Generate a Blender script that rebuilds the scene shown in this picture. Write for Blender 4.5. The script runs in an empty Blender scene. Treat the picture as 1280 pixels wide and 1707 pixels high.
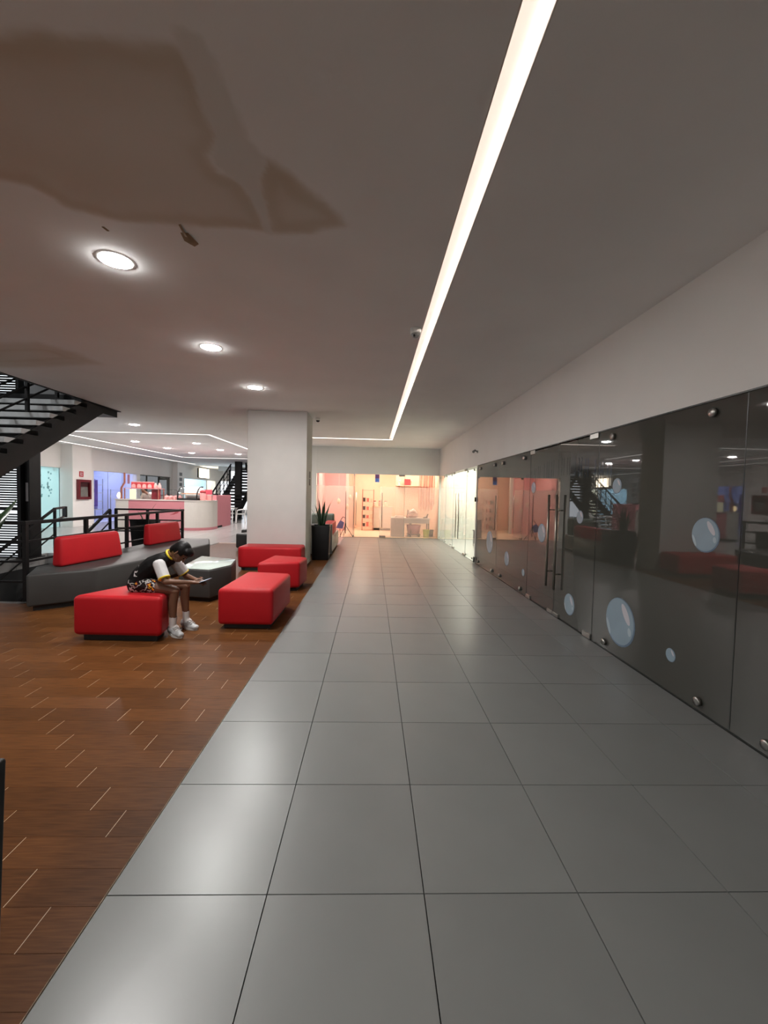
import bpy, bmesh, math, random
from mathutils import Vector, Matrix, noise
random.seed(7)
SC = bpy.context.scene
COL = SC.collection
PI = math.pi

# ------------------------------------------------------------------ camera
def make_camera():
    pitch, yaw, roll = 4.12858e-02, 2.94266e-02, 2.24881e-02
    cy, sy, cp, sp, cr, sr = math.cos(yaw), math.sin(yaw), math.cos(pitch), math.sin(pitch), math.cos(roll), math.sin(roll)
    f = Vector((sy*cp, cy*cp, -sp)); r = Vector((cy, -sy, 0)); u = r.cross(f)
    r2 = r*cr + u*sr; u2 = u*cr - r*sr
    cam = bpy.data.cameras.new('camera')
    cam.sensor_fit = 'VERTICAL'; cam.sensor_height = 36.0; cam.sensor_width = 27.0
    cam.lens = 690.6466/1707*36.0
    cam.clip_start = 0.02; cam.clip_end = 200
    o = bpy.data.objects.new('camera', cam); COL.objects.link(o)
    o.matrix_world = Matrix(((r2.x, u2.x, -f.x, 0), (r2.y, u2.y, -f.y, 0), (r2.z, u2.z, -f.z, 1.53007), (0, 0, 0, 1)))
    SC.camera = o
make_camera()

# ------------------------------------------------------------------ world, exposure, light strengths
w = bpy.data.worlds.new('world'); SC.world = w; w.use_nodes = True
w.node_tree.nodes['Background'].inputs[0].default_value = (0.5, 0.6, 0.75, 1)
w.node_tree.nodes['Background'].inputs[1].default_value = 0.02
SC.view_settings.view_transform = 'Standard'
SC.view_settings.look = 'None'
SC.view_settings.gamma = 1.0
SC.view_settings.use_curve_mapping = False
SC.view_settings.exposure = 1.13
SC.cycles.max_bounces = 7; SC.cycles.diffuse_bounces = 4; SC.cycles.glossy_bounces = 3; SC.cycles.transparent_max_bounces = 10
SC.cycles.caustics_reflective = False; SC.cycles.caustics_refractive = False
SC.cycles.sample_clamp_indirect = 6.0
SC.cycles.use_adaptive_sampling = True; SC.cycles.adaptive_threshold = 0.08; SC.cycles.adaptive_min_samples = 16
L_DOWN = 245.0          # corridor downlights
L_DOWN_FAR = 190.0      # cafe downlights
L_STRIP = 0.30         # recessed strip diffuser
L_LED = 6.0
L_SHOP_END = 20.0
L_SHOP_WHITE = 27.0

# ------------------------------------------------------------------ materials (all procedural)
MATS = {}
def mat(name, col, rough=0.5, metal=0.0, var=0.06, vscale=6.0, bump=0.0, bscale=60.0, rand=0.0, spec=0.5, stretch=None, coat=0.0):
    if name in MATS: return MATS[name]
    m = bpy.data.materials.new(name); m.use_nodes = True
    nt = m.node_tree; N = nt.nodes; L = nt.links
    b = N['Principled BSDF']
    tc = N.new('ShaderNodeTexCoord')
    vec = tc.outputs['Object']
    if stretch:
        mp = N.new('ShaderNodeMapping'); mp.inputs['Scale'].default_value = stretch
        L.new(vec, mp.inputs[0]); vec = mp.outputs[0]
    nz = N.new('ShaderNodeTexNoise'); nz.inputs['Scale'].default_value = vscale; nz.inputs['Detail'].default_value = 5
    L.new(vec, nz.inputs['Vector'])
    mx = N.new('ShaderNodeMix'); mx.data_type = 'RGBA'
    a = [max(0, c*(1-var*2)) for c in col]; d = [min(1, c*(1+var*2)) for c in col]
    mx.inputs[6].default_value = (*a, 1); mx.inputs[7].default_value = (*d, 1)
    L.new(nz.outputs['Fac'], mx.inputs[0])
    out = mx.outputs[2]
    if rand > 0:
        oi = N.new('ShaderNodeObjectInfo')
        hs = N.new('ShaderNodeHueSaturation')
        mr = N.new('ShaderNodeMapRange'); mr.inputs[3].default_value = 1-rand; mr.inputs[4].default_value = 1+rand
        L.new(oi.outputs['Random'], mr.inputs[0]); L.new(mr.outputs[0], hs.inputs['Value'])
        L.new(out, hs.inputs['Color']); out = hs.outputs[0]
    L.new(out, b.inputs['Base Color'])
    b.inputs['Roughness'].default_value = rough; b.inputs['Metallic'].default_value = metal
    b.inputs['Specular IOR Level'].default_value = spec
    b.inputs['Coat Weight'].default_value = coat
    if bump > 0:
        n2 = N.new('ShaderNodeTexNoise'); n2.inputs['Scale'].default_value = bscale; n2.inputs['Detail'].default_value = 3
        L.new(vec, n2.inputs['Vector'])
        bp = N.new('ShaderNodeBump'); bp.inputs['Strength'].default_value = bump; bp.inputs['Distance'].default_value = 0.002
        L.new(n2.outputs['Fac'], bp.inputs['Height']); L.new(bp.outputs[0], b.inputs['Normal'])
    MATS[name] = m
    return m

def emis(name, col, strength):
    if name in MATS: return MATS[name]
    m = bpy.data.materials.new(name); m.use_nodes = True
    nt = m.node_tree; nt.nodes.clear()
    e = nt.nodes.new('ShaderNodeEmission'); e.inputs[0].default_value = (*col, 1); e.inputs[1].default_value = strength
    o = nt.nodes.new('ShaderNodeOutputMaterial'); nt.links.new(e.outputs[0], o.inputs[0])
    m.cycles.emission_sampling = 'NONE' if name in ('phone_screen', 'rack_lamp', 'warm_bulb', 'case_lamp', 'daylight_pane', 'far_daylight') else 'FRONT'
    MATS[name] = m
    return m

def clear_glass(name, tint=(1, 1, 1), film=0.0, filmcol=(0.9, 0.9, 0.9), bubbles=False):
    """thin architectural pane: fresnel reflection over a see-through sheet, optionally with a frosted film"""
    if name in MATS: return MATS[name]
    m = bpy.data.materials.new(name); m.use_nodes = True
    nt = m.node_tree; N = nt.nodes; L = nt.links; N.clear()
    tr = N.new('ShaderNodeBsdfTransparent'); tr.inputs[0].default_value = (*tint, 1)
    gl = N.new('ShaderNodeBsdfGlossy'); gl.inputs['Roughness'].default_value = 0.01
    ge = N.new('ShaderNodeNewGeometry'); dt = N.new('ShaderNodeVectorMath'); dt.operation = 'DOT_PRODUCT'
    L.new(ge.outputs['Incoming'], dt.inputs[0]); L.new(ge.outputs['Normal'], dt.inputs[1])
    ab = N.new('ShaderNodeMath'); ab.operation = 'ABSOLUTE'; L.new(dt.outputs['Value'], ab.inputs[0])
    iv = N.new('ShaderNodeMath'); iv.operation = 'SUBTRACT'; iv.inputs[0].default_value = 1.0; L.new(ab.outputs[0], iv.inputs[1])
    pw = N.new('ShaderNodeMath'); pw.operation = 'POWER'; pw.inputs[1].default_value = 5.0; L.new(iv.outputs[0], pw.inputs[0])
    fr = N.new('ShaderNodeMath'); fr.operation = 'MULTIPLY_ADD'; fr.inputs[1].default_value = 0.96; fr.inputs[2].default_value = 0.03; L.new(pw.outputs[0], fr.inputs[0])
    mx = N.new('ShaderNodeMixShader'); L.new(fr.outputs[0], mx.inputs[0])
    base = tr.outputs[0]
    if film > 0:
        tl = N.new('ShaderNodeBsdfTranslucent'); tl.inputs[0].default_value = (*filmcol, 1)
        df = N.new('ShaderNodeBsdfDiffuse'); df.inputs[0].default_value = (*filmcol, 1)
        m1 = N.new('ShaderNodeMixShader'); m1.inputs[0].default_value = 0.3
        L.new(tl.outputs[0], m1.inputs[1]); L.new(df.outputs[0], m1.inputs[2])
        m2 = N.new('ShaderNodeMixShader'); m2.inputs[0].default_value = film
        if bubbles:
            tc = N.new('ShaderNodeTexCoord'); vo = N.new('ShaderNodeTexVoronoi'); vo.inputs['Scale'].default_value = 9
            L.new(tc.outputs['Object'], vo.inputs['Vector'])
            mr = N.new('ShaderNodeMapRange'); mr.inputs[1].default_value = 0.3; mr.inputs[2].default_value = 0.36
            mr.inputs[3].default_value = film*0.35; mr.inputs[4].default_value = film
            L.new(vo.outputs['Distance'], mr.inputs[0]); L.new(mr.outputs[0], m2.inputs[0])
        L.new(tr.outputs[0], m2.inputs[1]); L.new(m1.outputs[0], m2.inputs[2]); base = m2.outputs[0]
    L.new(base, mx.inputs[1]); L.new(gl.outputs[0], mx.inputs[2])
    o = N.new('ShaderNodeOutputMaterial'); L.new(mx.outputs[0], o.inputs[0])
    MATS[name] = m
    return m

# ------------------------------------------------------------------ geometry helpers
class MB:
    def __init__(s): s.v = []; s.f = []; s.m = []; s.mi = 0
    def add(s, vs, fs):
        n = len(s.v); s.v += [tuple(q) for q in vs]; s.f += [tuple(i+n for i in q) for q in fs]; s.m += [s.mi]*len(fs); return s
    def box(s, x0, x1, y0, y1, z0, z1):
        return s.add([(x0,y0,z0),(x1,y0,z0),(x1,y1,z0),(x0,y1,z0),(x0,y0,z1),(x1,y0,z1),(x1,y1,z1),(x0,y1,z1)],
                     [(0,3,2,1),(4,5,6,7),(0,1,5,4),(1,2,6,5),(2,3,7,6),(3,0,4,7)])
    def bar(s, a, b, w, h, up=(0,0,1)):
        """rectangular bar from a to b, w across, h along up"""
        a = Vector(a); b = Vector(b); d = (b-a).normalized(); up = Vector(up)
        if abs(d.dot(up)) > 0.98: up = Vector((0,1,0))
        sd = d.cross(up).normalized(); u = sd.cross(d).normalized()
        vs = []
        for q in (a, b):
            for i, j in ((-1,-1),(1,-1),(1,1),(-1,1)): vs.append(q+sd*(i*w/2)+u*(j*h/2))
        return s.add(vs, [(0,3,2,1),(4,5,6,7),(0,1,5,4),(1,2,6,5),(2,3,7,6),(3,0,4,7)][:6])
    def tube(s, pts, r, n=8, cap=True):
        pts = [Vector(p) for p in pts]; rs = r if isinstance(r, (list, tuple)) else [r]*len(pts)
        vs = []; ref = Vector((0,0,1))
        for i, p in enumerate(pts):
            d = (pts[min(i+1, len(pts)-1)] - pts[max(i-1, 0)]).normalized()
            if abs(d.dot(ref)) > 0.95: ref = Vector((1,0,0))
            a = d.cross(ref).normalized(); b = d.cross(a).normalized()
            for k in range(n):
                t = 2*PI*k/n; vs.append(p+a*(math.cos(t)*rs[i])+b*(math.sin(t)*rs[i]))
        fs = []
        for i in range(len(pts)-1):
            for k in range(n): fs.append((i*n+k, i*n+(k+1)%n, (i+1)*n+(k+1)%n, (i+1)*n+k))
        if cap: fs.append(tuple(range(n-1, -1, -1))); fs.append(tuple((len(pts)-1)*n+k for k in range(n)))
        return s.add(vs, fs)
    def lathe(s, prof, c=(0,0,0), n=20, axis='z', caps=True):
        vs = []
        for r, z in prof:
            for k in range(n):
                t = 2*PI*k/n
                p = (r*math.cos(t), r*math.sin(t), z)
                if axis == 'x': p = (p[2], p[0], p[1])
                if axis == 'y': p = (p[0], p[2], p[1])
                vs.append((p[0]+c[0], p[1]+c[1], p[2]+c[2]))
        fs = []
        for i in range(len(prof)-1):
            for k in range(n): fs.append((i*n+k, i*n+(k+1)%n, (i+1)*n+(k+1)%n, (i+1)*n+k))
        if caps:
            fs.append(tuple(range(n-1, -1, -1))); fs.append(tuple((len(prof)-1)*n+k for k in range(n)))
        return s.add(vs, fs)
    def prism(s, poly, z0, z1):
        n = len(poly)
        vs = [(x, y, z0) for x, y in poly]+[(x, y, z1) for x, y in poly]
        fs = [tuple(range(n-1, -1, -1)), tuple(range(n, 2*n))]+[(i, (i+1) % n, n+(i+1) % n, n+i) for i in range(n)]
        return s.add(vs, fs)
    def prism_dir(s, poly3, d):
        n = len(poly3); d = Vector(d); vs = [Vector(p) for p in poly3]; vs = vs+[p+d for p in vs]
        return s.add(vs, [tuple(range(n-1, -1, -1)), tuple(range(n, 2*n))]+[(i, (i+1) % n, n+(i+1) % n, n+i) for i in range(n)])
    def mesh(s, name):
        me = bpy.data.meshes.new(name); me.from_pydata(s.v, [], s.f)
        bm = bmesh.new(); bm.from_mesh(me); bmesh.ops.recalc_face_normals(bm, faces=bm.faces); bm.to_mesh(me); bm.free()
        if any(s.m):
            for p, i in zip(me.polygons, s.m): p.material_index = i
        return me

def link(name, me, m=None, parent=None, loc=None, smooth=False):
    o = bpy.data.objects.new(name, me); COL.objects.link(o)
    if m is not None and me is not None and len(me.materials) == 0:
        for q in (m if isinstance(m, (list, tuple)) else [m]): me.materials.append(q)
    if parent is not None: o.parent = parent
    if loc is not None: o.location = loc
    if smooth and me is not None:
        for p in me.polygons: p.use_smooth = True
    return o
def obj(name, mb, m, parent=None, smooth=False, loc=None):
    return link(name, mb.mesh(name), m, parent, loc, smooth)
def soften(me, off=0.03, seg=3, angle=30, smooth=True):
    bm = bmesh.new(); bm.from_mesh(me)
    es = [e for e in bm.edges if len(e.link_faces) == 2 and e.calc_face_angle(0) > math.radians(angle)]
    bmesh.ops.bevel(bm, geom=es, offset=off, segments=seg, profile=0.5, affect='EDGES', clamp_overlap=True)
    for f in bm.faces: f.smooth = smooth
    bm.to_mesh(me); bm.free()
    return me
def sobj(name, mb, m, parent=None, off=0.01, seg=2, angle=30):
    me = soften(mb.mesh(name), off, seg, angle)
    return link(name, me, m, parent)
def tag(o, label=None, cat=None, group=None, kind=None):
    if label: o['label'] = label
    if cat: o['category'] = cat
    if group: o['group'] = group
    if kind: o['kind'] = kind
    return o
def empty(name, label=None, cat=None, group=None, kind=None, loc=(0,0,0), rz=0):
    o = bpy.data.objects.new(name, None); COL.objects.link(o); o.location = loc; o.rotation_euler = (0, 0, rz)
    o.empty_display_size = 0.1
    return tag(o, label, cat, group, kind)
def copy_tree(o, parent=None):
    c = o.copy(); COL.objects.link(c); c.parent = parent
    for ch in list(o.children): copy_tree(ch, c)
    return c
B = lambda *a: MB().box(*a)

# ------------------------------------------------------------------ palette
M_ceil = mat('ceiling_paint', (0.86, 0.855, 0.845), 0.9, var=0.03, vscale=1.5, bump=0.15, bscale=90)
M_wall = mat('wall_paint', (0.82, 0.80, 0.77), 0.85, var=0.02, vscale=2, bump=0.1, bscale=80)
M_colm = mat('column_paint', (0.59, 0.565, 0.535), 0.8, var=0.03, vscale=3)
M_grout = mat('dark_grout', (0.05, 0.05, 0.048), 0.9)
M_tile = mat('grey_porcelain', (0.195, 0.200, 0.195), 0.32, var=0.04, vscale=3, rand=0.035, bump=0.03, bscale=250, spec=0.5)
M_plank = mat('brown_wood_plank', (0.108, 0.041, 0.0125), 0.40, spec=0.10, var=0.32, vscale=5, rand=0.2, stretch=(1.4, 22, 1), bump=0.05, bscale=30)
M_wgrout = mat('tan_grout', (0.62, 0.46, 0.31), 0.4)
M_red = mat('red_leatherette', (0.42, 0.010, 0.015), 0.5, spec=0.2, var=0.05, vscale=4, bump=0.08, bscale=300)
for _m in (M_red,):
    _m.node_tree.nodes['Principled BSDF'].inputs['Sheen Weight'].default_value = 0.10; _m.node_tree.nodes['Principled BSDF'].inputs['Sheen Roughness'].default_value = 0.35
    _m.node_tree.nodes['Principled BSDF'].inputs['Sheen Tint'].default_value = (1.0, 0.55, 0.55, 1)
M_dgrey = mat('charcoal_leatherette', (0.048, 0.047, 0.045), 0.45, spec=0.3, var=0.08, vscale=4, bump=0.08, bscale=300)
M_lgrey = mat('light_grey_leatherette', (0.32, 0.31, 0.29), 0.5, var=0.05)
M_black = mat('black_plinth', (0.01, 0.01, 0.01), 0.6)
M_steel = mat('black_painted_steel', (0.009, 0.008, 0.008), 0.5, spec=0.25, var=0.1)
M_chrome = mat('brushed_steel', (0.42, 0.41, 0.39), 0.28, metal=1.0, var=0.04, vscale=30)
M_dglass = mat('smoked_film_glass', (0.055, 0.055, 0.047), 0.02, var=0.01, spec=0.75)
M_seam = mat('dark_glass_edge', (0.012, 0.014, 0.012), 0.3)
M_white = mat('white_laminate', (0.68, 0.64, 0.59), 0.4, var=0.02)
M_pink = mat('pink_laminate', (0.62, 0.235, 0.265), 0.4, var=0.03)
M_concrete = mat('grey_stone_tread', (0.55, 0.56, 0.56), 0.6, var=0.1, vscale=9, bump=0.1)
M_clear = clear_glass('clear_glass')
M_pot = mat('black_planter', (0.007, 0.006, 0.006), 0.5, spec=0.25, var=0.1)
M_leaf = mat('dark_green_leaf', (0.022, 0.06, 0.020), 0.35, var=0.35, vscale=14, stretch=(1, 1, 3))
M_soil = mat('soil', (0.03, 0.02, 0.012), 0.95, var=0.3, vscale=40)
M_plastic = mat('white_plastic', (0.8, 0.8, 0.78), 0.35, var=0.02)
M_darkroom = mat('dark_interior', (0.03, 0.03, 0.03), 0.9)
M_strip = mat('strip_diffuser', (0.8, 0.76, 0.72), 0.6, var=0.0); M_strip.cycles.emission_sampling = 'FRONT'
_b = M_strip.node_tree.nodes['Principled BSDF']; _b.inputs['Emission Color'].default_value = (1.0, 0.78, 0.68, 1); _b.inputs['Emission Strength'].default_value = L_STRIP
M_led = emis('strip_led', (1.0, 0.88, 0.78), L_LED)
M_fled = emis('cafe_strip', (1.0, 0.93, 0.87), 1.3)
M_down = emis('downlight_lens', (1.0, 0.985, 0.96), L_DOWN)
M_downf = emis('cafe_downlight_lens', (1.0, 0.93, 0.90), L_DOWN_FAR)

H = 3.215              # ceiling height
GX = 2.416             # glass wall plane
YE = 14.9              # end shop front
# ================================================================== FLOOR
floor = obj('floor', B(-4.55, GX+0.05, -5.0, YE, -0.25, -0.010), M_grout)
tag(floor, 'corridor and cafe floor of the shopping centre', 'floor', kind='structure')
# grey porcelain tiles, one mesh per width
T = 0.6; X0 = -0.968; Y0 = 1.527; g = 0.0022
def tile_mesh(wd):
    mb = B(g, wd-g, g, T-g, -0.010, 0.0); me = mb.mesh('tile'); me.materials.append(M_tile); return me
tm = tile_mesh(T); tm_cut = tile_mesh(GX-0.012-(X0+5*T))
for j in range(-8, 23):
    for i in range(6):
        y = Y0+T*j
        if y+T > YE+0.2: continue
        link('tile', tm_cut if i == 5 else tm, parent=floor, loc=(X0+T*i, y, 0))
# brown wood-look planks: one third stepping
PL, PW = 0.51, 0.155
XW0, XW1, YW1 = -5.6, X0-0.004, 12.4
wood_base = obj('plank_bed', MB().box(XW0, -4.5, -4.9, 5.5, -0.012, -0.0010).box(-4.5, XW1, -4.9, YW1, -0.012, -0.0010), M_wgrout, floor)
pm = {}
def plank_mesh(ln):
    k = round(ln, 3)
    if k not in pm:
        me = soften(B(0.0014, ln-0.0014, 0.0002, PW-0.0002, -0.010, 0.0).mesh('plank'), 0.0006, 1, smooth=False); me.materials.append(M_plank); pm[k] = me
    return pm[k]
rest = MB(); count = 0
for j in range(-47, 65):
    y = 2.415+PW*j
    if y+PW > YW1: continue
    off = (-1.31-0.17*j) % PL
    x = XW0-PL+((off-(XW0-PL)) % PL)-PL
    while x < XW1:
        a, b = max(x, XW0 if y+PW < 5.53 else -4.5), min(x+PL, XW1)
        if b-a > 0.02:
            seen = 0.95 < y < 6.9 and b > -0.93*(y+PW)-0.05
            if seen and count < 300:
                link('plank', plank_mesh(b-a), parent=floor, loc=(a, y, 0)); count += 1
            else:
                rest.box(a+0.0014, b-0.0014, y+0.0002, y+PW-0.0002, -0.010, 0.0)
        x += PL
tag(obj('far_planks', rest, M_plank, floor), kind='stuff')

def tilefloor_mat(name, col, s, rough):
    m = mat(name, col, rough, var=0.03)
    nt = m.node_tree; N = nt.nodes; L = nt.links; b = N['Principled BSDF']
    src = b.inputs['Base Color'].links[0].from_socket
    tc = N.new('ShaderNodeTexCoord'); br = N.new('ShaderNodeTexBrick')
    br.offset = 0; br.inputs['Scale'].default_value = 1.0; br.inputs['Brick Width'].default_value = s; br.inputs['Row Height'].default_value = s
    br.inputs['Mortar Size'].default_value = 0.003; br.inputs['Mortar'].default_value = (0.1, 0.1, 0.1, 1)
    L.new(tc.outputs['Object'], br.inputs['Vector']); L.new(src, br.inputs['Color1']); L.new(src, br.inputs['Color2'])
    L.new(br.outputs['Color'], b.inputs['Base Color'])
    return m
M_ftile = tilefloor_mat('cafe_tile', (0.42, 0.41, 0.40), 0.6, 0.2)
fl = MB()
fl.box(-12.35, -4.55, 9.85, 34, -0.25, 0); fl.box(-4.55, -2.2, YW1, 34, -0.25, 0.0); fl.box(-12.35, -5.6, -5, 5.5, -0.25, 0); fl.box(-5.6, -4.55, -5, 5.5, -0.25, -0.011)
fl.box(-12.35, -7.55, 5.6, 9.85, -0.25, 0); fl.box(-2.2, X0-0.004, YW1, YE, -0.009, 0)
obj('cafe_paving', fl, M_ftile, floor)
obj('void_kerb', B(-12.35, -4.55, 5.517, 5.6, -0.25, -0.0005), mat('dark_kerb', (0.09, 0.085, 0.08), 0.7), floor)
vo = MB()       # walls of the stair void and the level below
vo.box(-7.55, -4.55, 5.5, 5.6, -3.2, -0.25); vo.box(-7.55, -4.55, 9.85, 9.95, -3.2, -0.25); vo.box(-4.55, -4.45, 5.5, 9.95, -3.2, -0.25)
vo.box(-7.65, -7.55, 5.5, 9.95, -3.2, -0.25); vo.box(-7.65, -4.45, 5.5, 9.95, -3.3, -3.2)
obj('stair_void', vo, M_darkroom, floor)

# ================================================================== CEILING
def in_poly(x, y, P):
    c = False; n = len(P)
    for i in range(n):
        x1, y1 = P[i]; x2, y2 = P[(i+1) % n]
        if (y1 > y) != (y2 > y) and x < (x2-x1)*(y-y1)/(y2-y1)+x1: c = not c
    return c
def dist_poly(x, y, P):
    d = 9; n = len(P)
    for i in range(n):
        x1, y1 = P[i]; x2, y2 = P[(i+1) % n]; dx, dy = x2-x1, y2-y1
        t = max(0, min(1, ((x-x1)*dx+(y-y1)*dy)/(dx*dx+dy*dy+1e-9))); d = min(d, math.hypot(x-x1-t*dx, y-y1-t*dy))
    return d if in_poly(x, y, P) else -d
ce = MB()
ce.box(-5.52, 0.47, -5, 0.2, H, H+0.18); ce.box(-5.52, 0.47, 7.0, 12.66, H, H+0.18)
ce.box(0.59, GX+0.2, -5, 12.78, H, H+0.18); ce.box(-5.52, -2.7, 12.66, 12.78, H, H+0.18)
ce.box(-5.52, GX+0.2, 12.78, 34, H, H+0.18); ce.box(-12.4, -5.52, 9.25, 34, H, H+0.18)
ce.box(0.46, 0.60, -5, 12.78, H+0.09, H+0.18); ce.box(-2.7, 0.6, 12.65, 12.79, H+0.09, H+0.18)
ce.box(-12.4, -5.52, -5, 2.6, H, H+0.18)
ceiling = obj('ceiling', ce, M_ceil); tag(ceiling, 'plain painted corridor ceiling with water stains', 'ceiling', kind='structure')
# stained stretch: a finer plaster sheet whose stains have their own outlines
STAINS = [
 ([(-2.6, 1.6), (-1.42, 1.66), (-1.17, 1.64), (-0.89, 1.66), (-0.73, 1.68), (-0.74, 1.77), (-0.74, 1.88), (-0.77, 1.98), (-0.74, 2.07), (-0.85, 2.18), (-0.85, 2.29), (-0.75, 2.34), (-0.73, 2.45), (-0.7, 2.63), (-0.7, 2.77), (-1.25, 2.74), (-1.63, 2.74), (-1.87, 2.62), (-1.95, 2.45), (-2.6, 2.30)], 0.6, 0.06, 'stain'),
 ([(-0.57, 2.19), (-0.46, 2.28), (-0.42, 2.37), (-0.3, 2.47), (-0.23, 2.59), (-0.22, 2.68), (-0.43, 2.77), (-0.7, 2.79), (-0.69, 2.45), (-0.64, 2.29)], 0.6, 0.07, 'stain'),
 ([(-5.3, 5.2), (-3.94, 5.01), (-3.74, 5.36), (-3.72, 5.78), (-4.76, 6.04), (-5.3, 6.1)], 0.55, 0.25, 'stain'),
 ([(-0.76, 1.60), (-0.67, 1.62), (-0.64, 1.78), (-0.63, 2.03), (-0.58, 2.18), (-0.65, 2.33), (-0.67, 2.57), (-0.69, 2.78), (-0.73, 2.78), (-0.72, 2.47), (-0.76, 2.36), (-0.87, 2.22), (-0.78, 2.07), (-0.77, 1.90)], 0.8, 0.03, 'putty'),
]
def stained_sheet():
    xa, xb, ya, yb, st = -5.52, 0.47, 0.2, 7.0, 0.022
    nx, ny = int((xb-xa)/st), int((yb-ya)/st)
    vs, vals = [], []
    for j in range(ny+1):
        for i in range(nx+1):
            x = xa+(xb-xa)*i/nx; y = ya+(yb-ya)*j/ny
            wob = noise.noise(Vector((x*7, y*7, 0)))*0.022+noise.noise(Vector((x*23, y*23, 3)))*0.010
            s = 0; p = 0
            for P, amt, soft, kind in STAINS:
                if x < min(q[0] for q in P)-0.4 or x > max(q[0] for q in P)+0.4 or y < min(q[1] for q in P)-0.4 or y > max(q[1] for q in P)+0.4: continue
                d = dist_poly(x, y, P)+wob
                t = max(0, min(1, d/soft+0.5)); t = t*t*(3-2*t)
                rim = math.exp(-((d-soft)/0.05)**2)*0.25
                if kind == 'putty': p = max(p, t*amt)
                else: s = max(s, min(1, amt*(t*(0.85+0.3*noise.noise(Vector((x*1.3, y*2.2, 9))))+rim*t)))
            vs.append((x, y, H)); vals.append((s*(1-p), p, 0, 1))
    fs = [(j*(nx+1)+i, (j+1)*(nx+1)+i, (j+1)*(nx+1)+i+1, j*(nx+1)+i+1) for j in range(ny) for i in range(nx)]
    n = len(vs); vs += [(xa, ya, H+0.18), (xb, ya, H+0.18), (xb, yb, H+0.18), (xa, yb, H+0.18)]; vals += [(0, 0, 0, 1)]*4
    fs += [(n, n+1, n+2, n+3)]
    vs += [(xb, ya, H), (xb, yb, H), (xb, yb, H+0.18), (xb, ya, H+0.18)]; vals += [(0, 0, 0, 1)]*4; fs += [(n+4, n+5, n+6, n+7)]
    vs += [(xa, ya, H), (xa, yb, H), (xa, yb, H+0.18), (xa, ya, H+0.18)]; vals += [(0, 0, 0, 1)]*4; fs += [(n+11, n+10, n+9, n+8)]
    me = bpy.data.meshes.new('stained_plaster'); me.from_pydata(vs, [], fs)
    at = me.color_attributes.new('stain', 'FLOAT_COLOR', 'POINT')
    for i, v in enumerate(vals): at.data[i].color = v
    m = M_ceil.copy(); m.name = 'stained_ceiling_paint'; nt = m.node_tree; N = nt.nodes; L = nt.links; b = N['Principled BSDF']
    src = b.inputs['Base Color'].links[0].from_socket
    a = N.new('ShaderNodeAttribute'); a.attribute_name = 'stain'; sp = N.new('ShaderNodeSeparateColor'); L.new(a.outputs['Color'], sp.inputs[0])
    m1 = N.new('ShaderNodeMix'); m1.data_type = 'RGBA'; m1.inputs[7].default_value = (0.50, 0.39, 0.26, 1)
    L.new(sp.outputs[0], m1.inputs[0]); L.new(src, m1.inputs[6])
    m2 = N.new('ShaderNodeMix'); m2.data_type = 'RGBA'; m2.inputs[7].default_value = (0.72, 0.70, 0.66, 1)
    L.new(sp.outputs[1], m2.inputs[0]); L.new(m1.outputs[2], m2.inputs[6]); L.new(m2.outputs[2], b.inputs['Base Color'])
    link('stained_plaster', me, m, ceiling)
stained_sheet()
# upper storey seen through the stair opening
up = MB()
up.box(-12.4, -5.4, -5, 9.35, 6.6, 6.7); up.box(-5.52, -5.4, -5, 9.25, H+0.18, 6.6); up.box(-12.4, -5.4, 9.25, 9.35, H+0.18, 6.6); up.box(-12.4, -12.3, -5, 9.3, H+0.18, 6.6)
up.box(-12.4, -5.4, -5.1, -5, H+0.18, 6.6)
obj('stairwell_lining', up, mat('stairwell_grey', (0.3, 0.3, 0.3), 0.9), ceiling)
for k, (x, y) in enumerate(((-7.2, 0.4), (-9.6, 2.4))):  # unseen lamps above the opening, added to brighten the tread fronts
    lt = empty('added_stair_light', 'round light added out of view to light the stair treads, %s' % ('stair side', 'wall side')[k], 'ceiling light', 'added stair lights', loc=(x, y, 6.6))
    obj('lens', MB().lathe([(0.001, -0.02), (0.26, -0.02), (0.27, -0.01)], n=20), emis('upper_lamp', (0.95, 0.98, 1.0), 130.0), lt); obj('trim', MB().lathe([(0.27, -0.022), (0.31, -0.012), (0.31, -0.001), (0.27, -0.001)], n=20, caps=False), M_white, lt, True)
fe = MB().box(-5.56, -5.515, 2.6, 9.29, H-0.012, H+0.19).box(-7.6, -5.515, 9.25, 9.29, H-0.012, H+0.19)
obj('opening_edge', fe, M_steel, ceiling)

# ================================================================== WALLS
wr = MB().box(GX-0.012, GX+0.2, -5, YE, 2.25, H)
tag(obj('wall_right', wr, M_wall), 'white wall band above the dark glass front', 'wall', kind='structure')
we = MB().box(-2.2, GX+0.2, YE, YE+0.15, 2.26, H).box(-2.35, -2.0, YE-0.02, YE+4.4, 0, H)
tag(obj('wall_end', we, M_wall), 'white wall over the pink shop front at the corridor end', 'wall', kind='structure')
tag(obj('wall_back', B(-12.4, GX+0.2, -5.15, -5, 0, H), M_wall), 'white wall behind the viewer', 'wall', kind='structure')
wl = MB()
XL = -12.1
for y0, y1 in ((-5, 9.0), (12.2, 14.4), (17.4, 18.4), (21.7, 22.0), (25.2, 27.1), (30.6, 30.8), (32.4, 34)): wl.box(XL-0.2, XL, y0, y1, 0, H)
for y0, y1 in ((9.0, 12.2), (14.4, 17.4), (18.4, 21.7), (22.0, 25.2), (27.1, 30.6), (30.8, 32.4)): wl.box(XL-0.2, XL, y0, y1, 2.3, H)
wl.box(XL-0.2, XL, 22.0, 25.2, 0, 1.2)
tag(obj('wall_left', wl, M_wall), 'white cafe wall with lit shop openings', 'wall', kind='structure')
tag(obj('wall_far', B(XL-0.2, GX, 34, 34.15, 0, H), M_wall), 'white wall far behind the cafe', 'wall', kind='structure')
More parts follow.
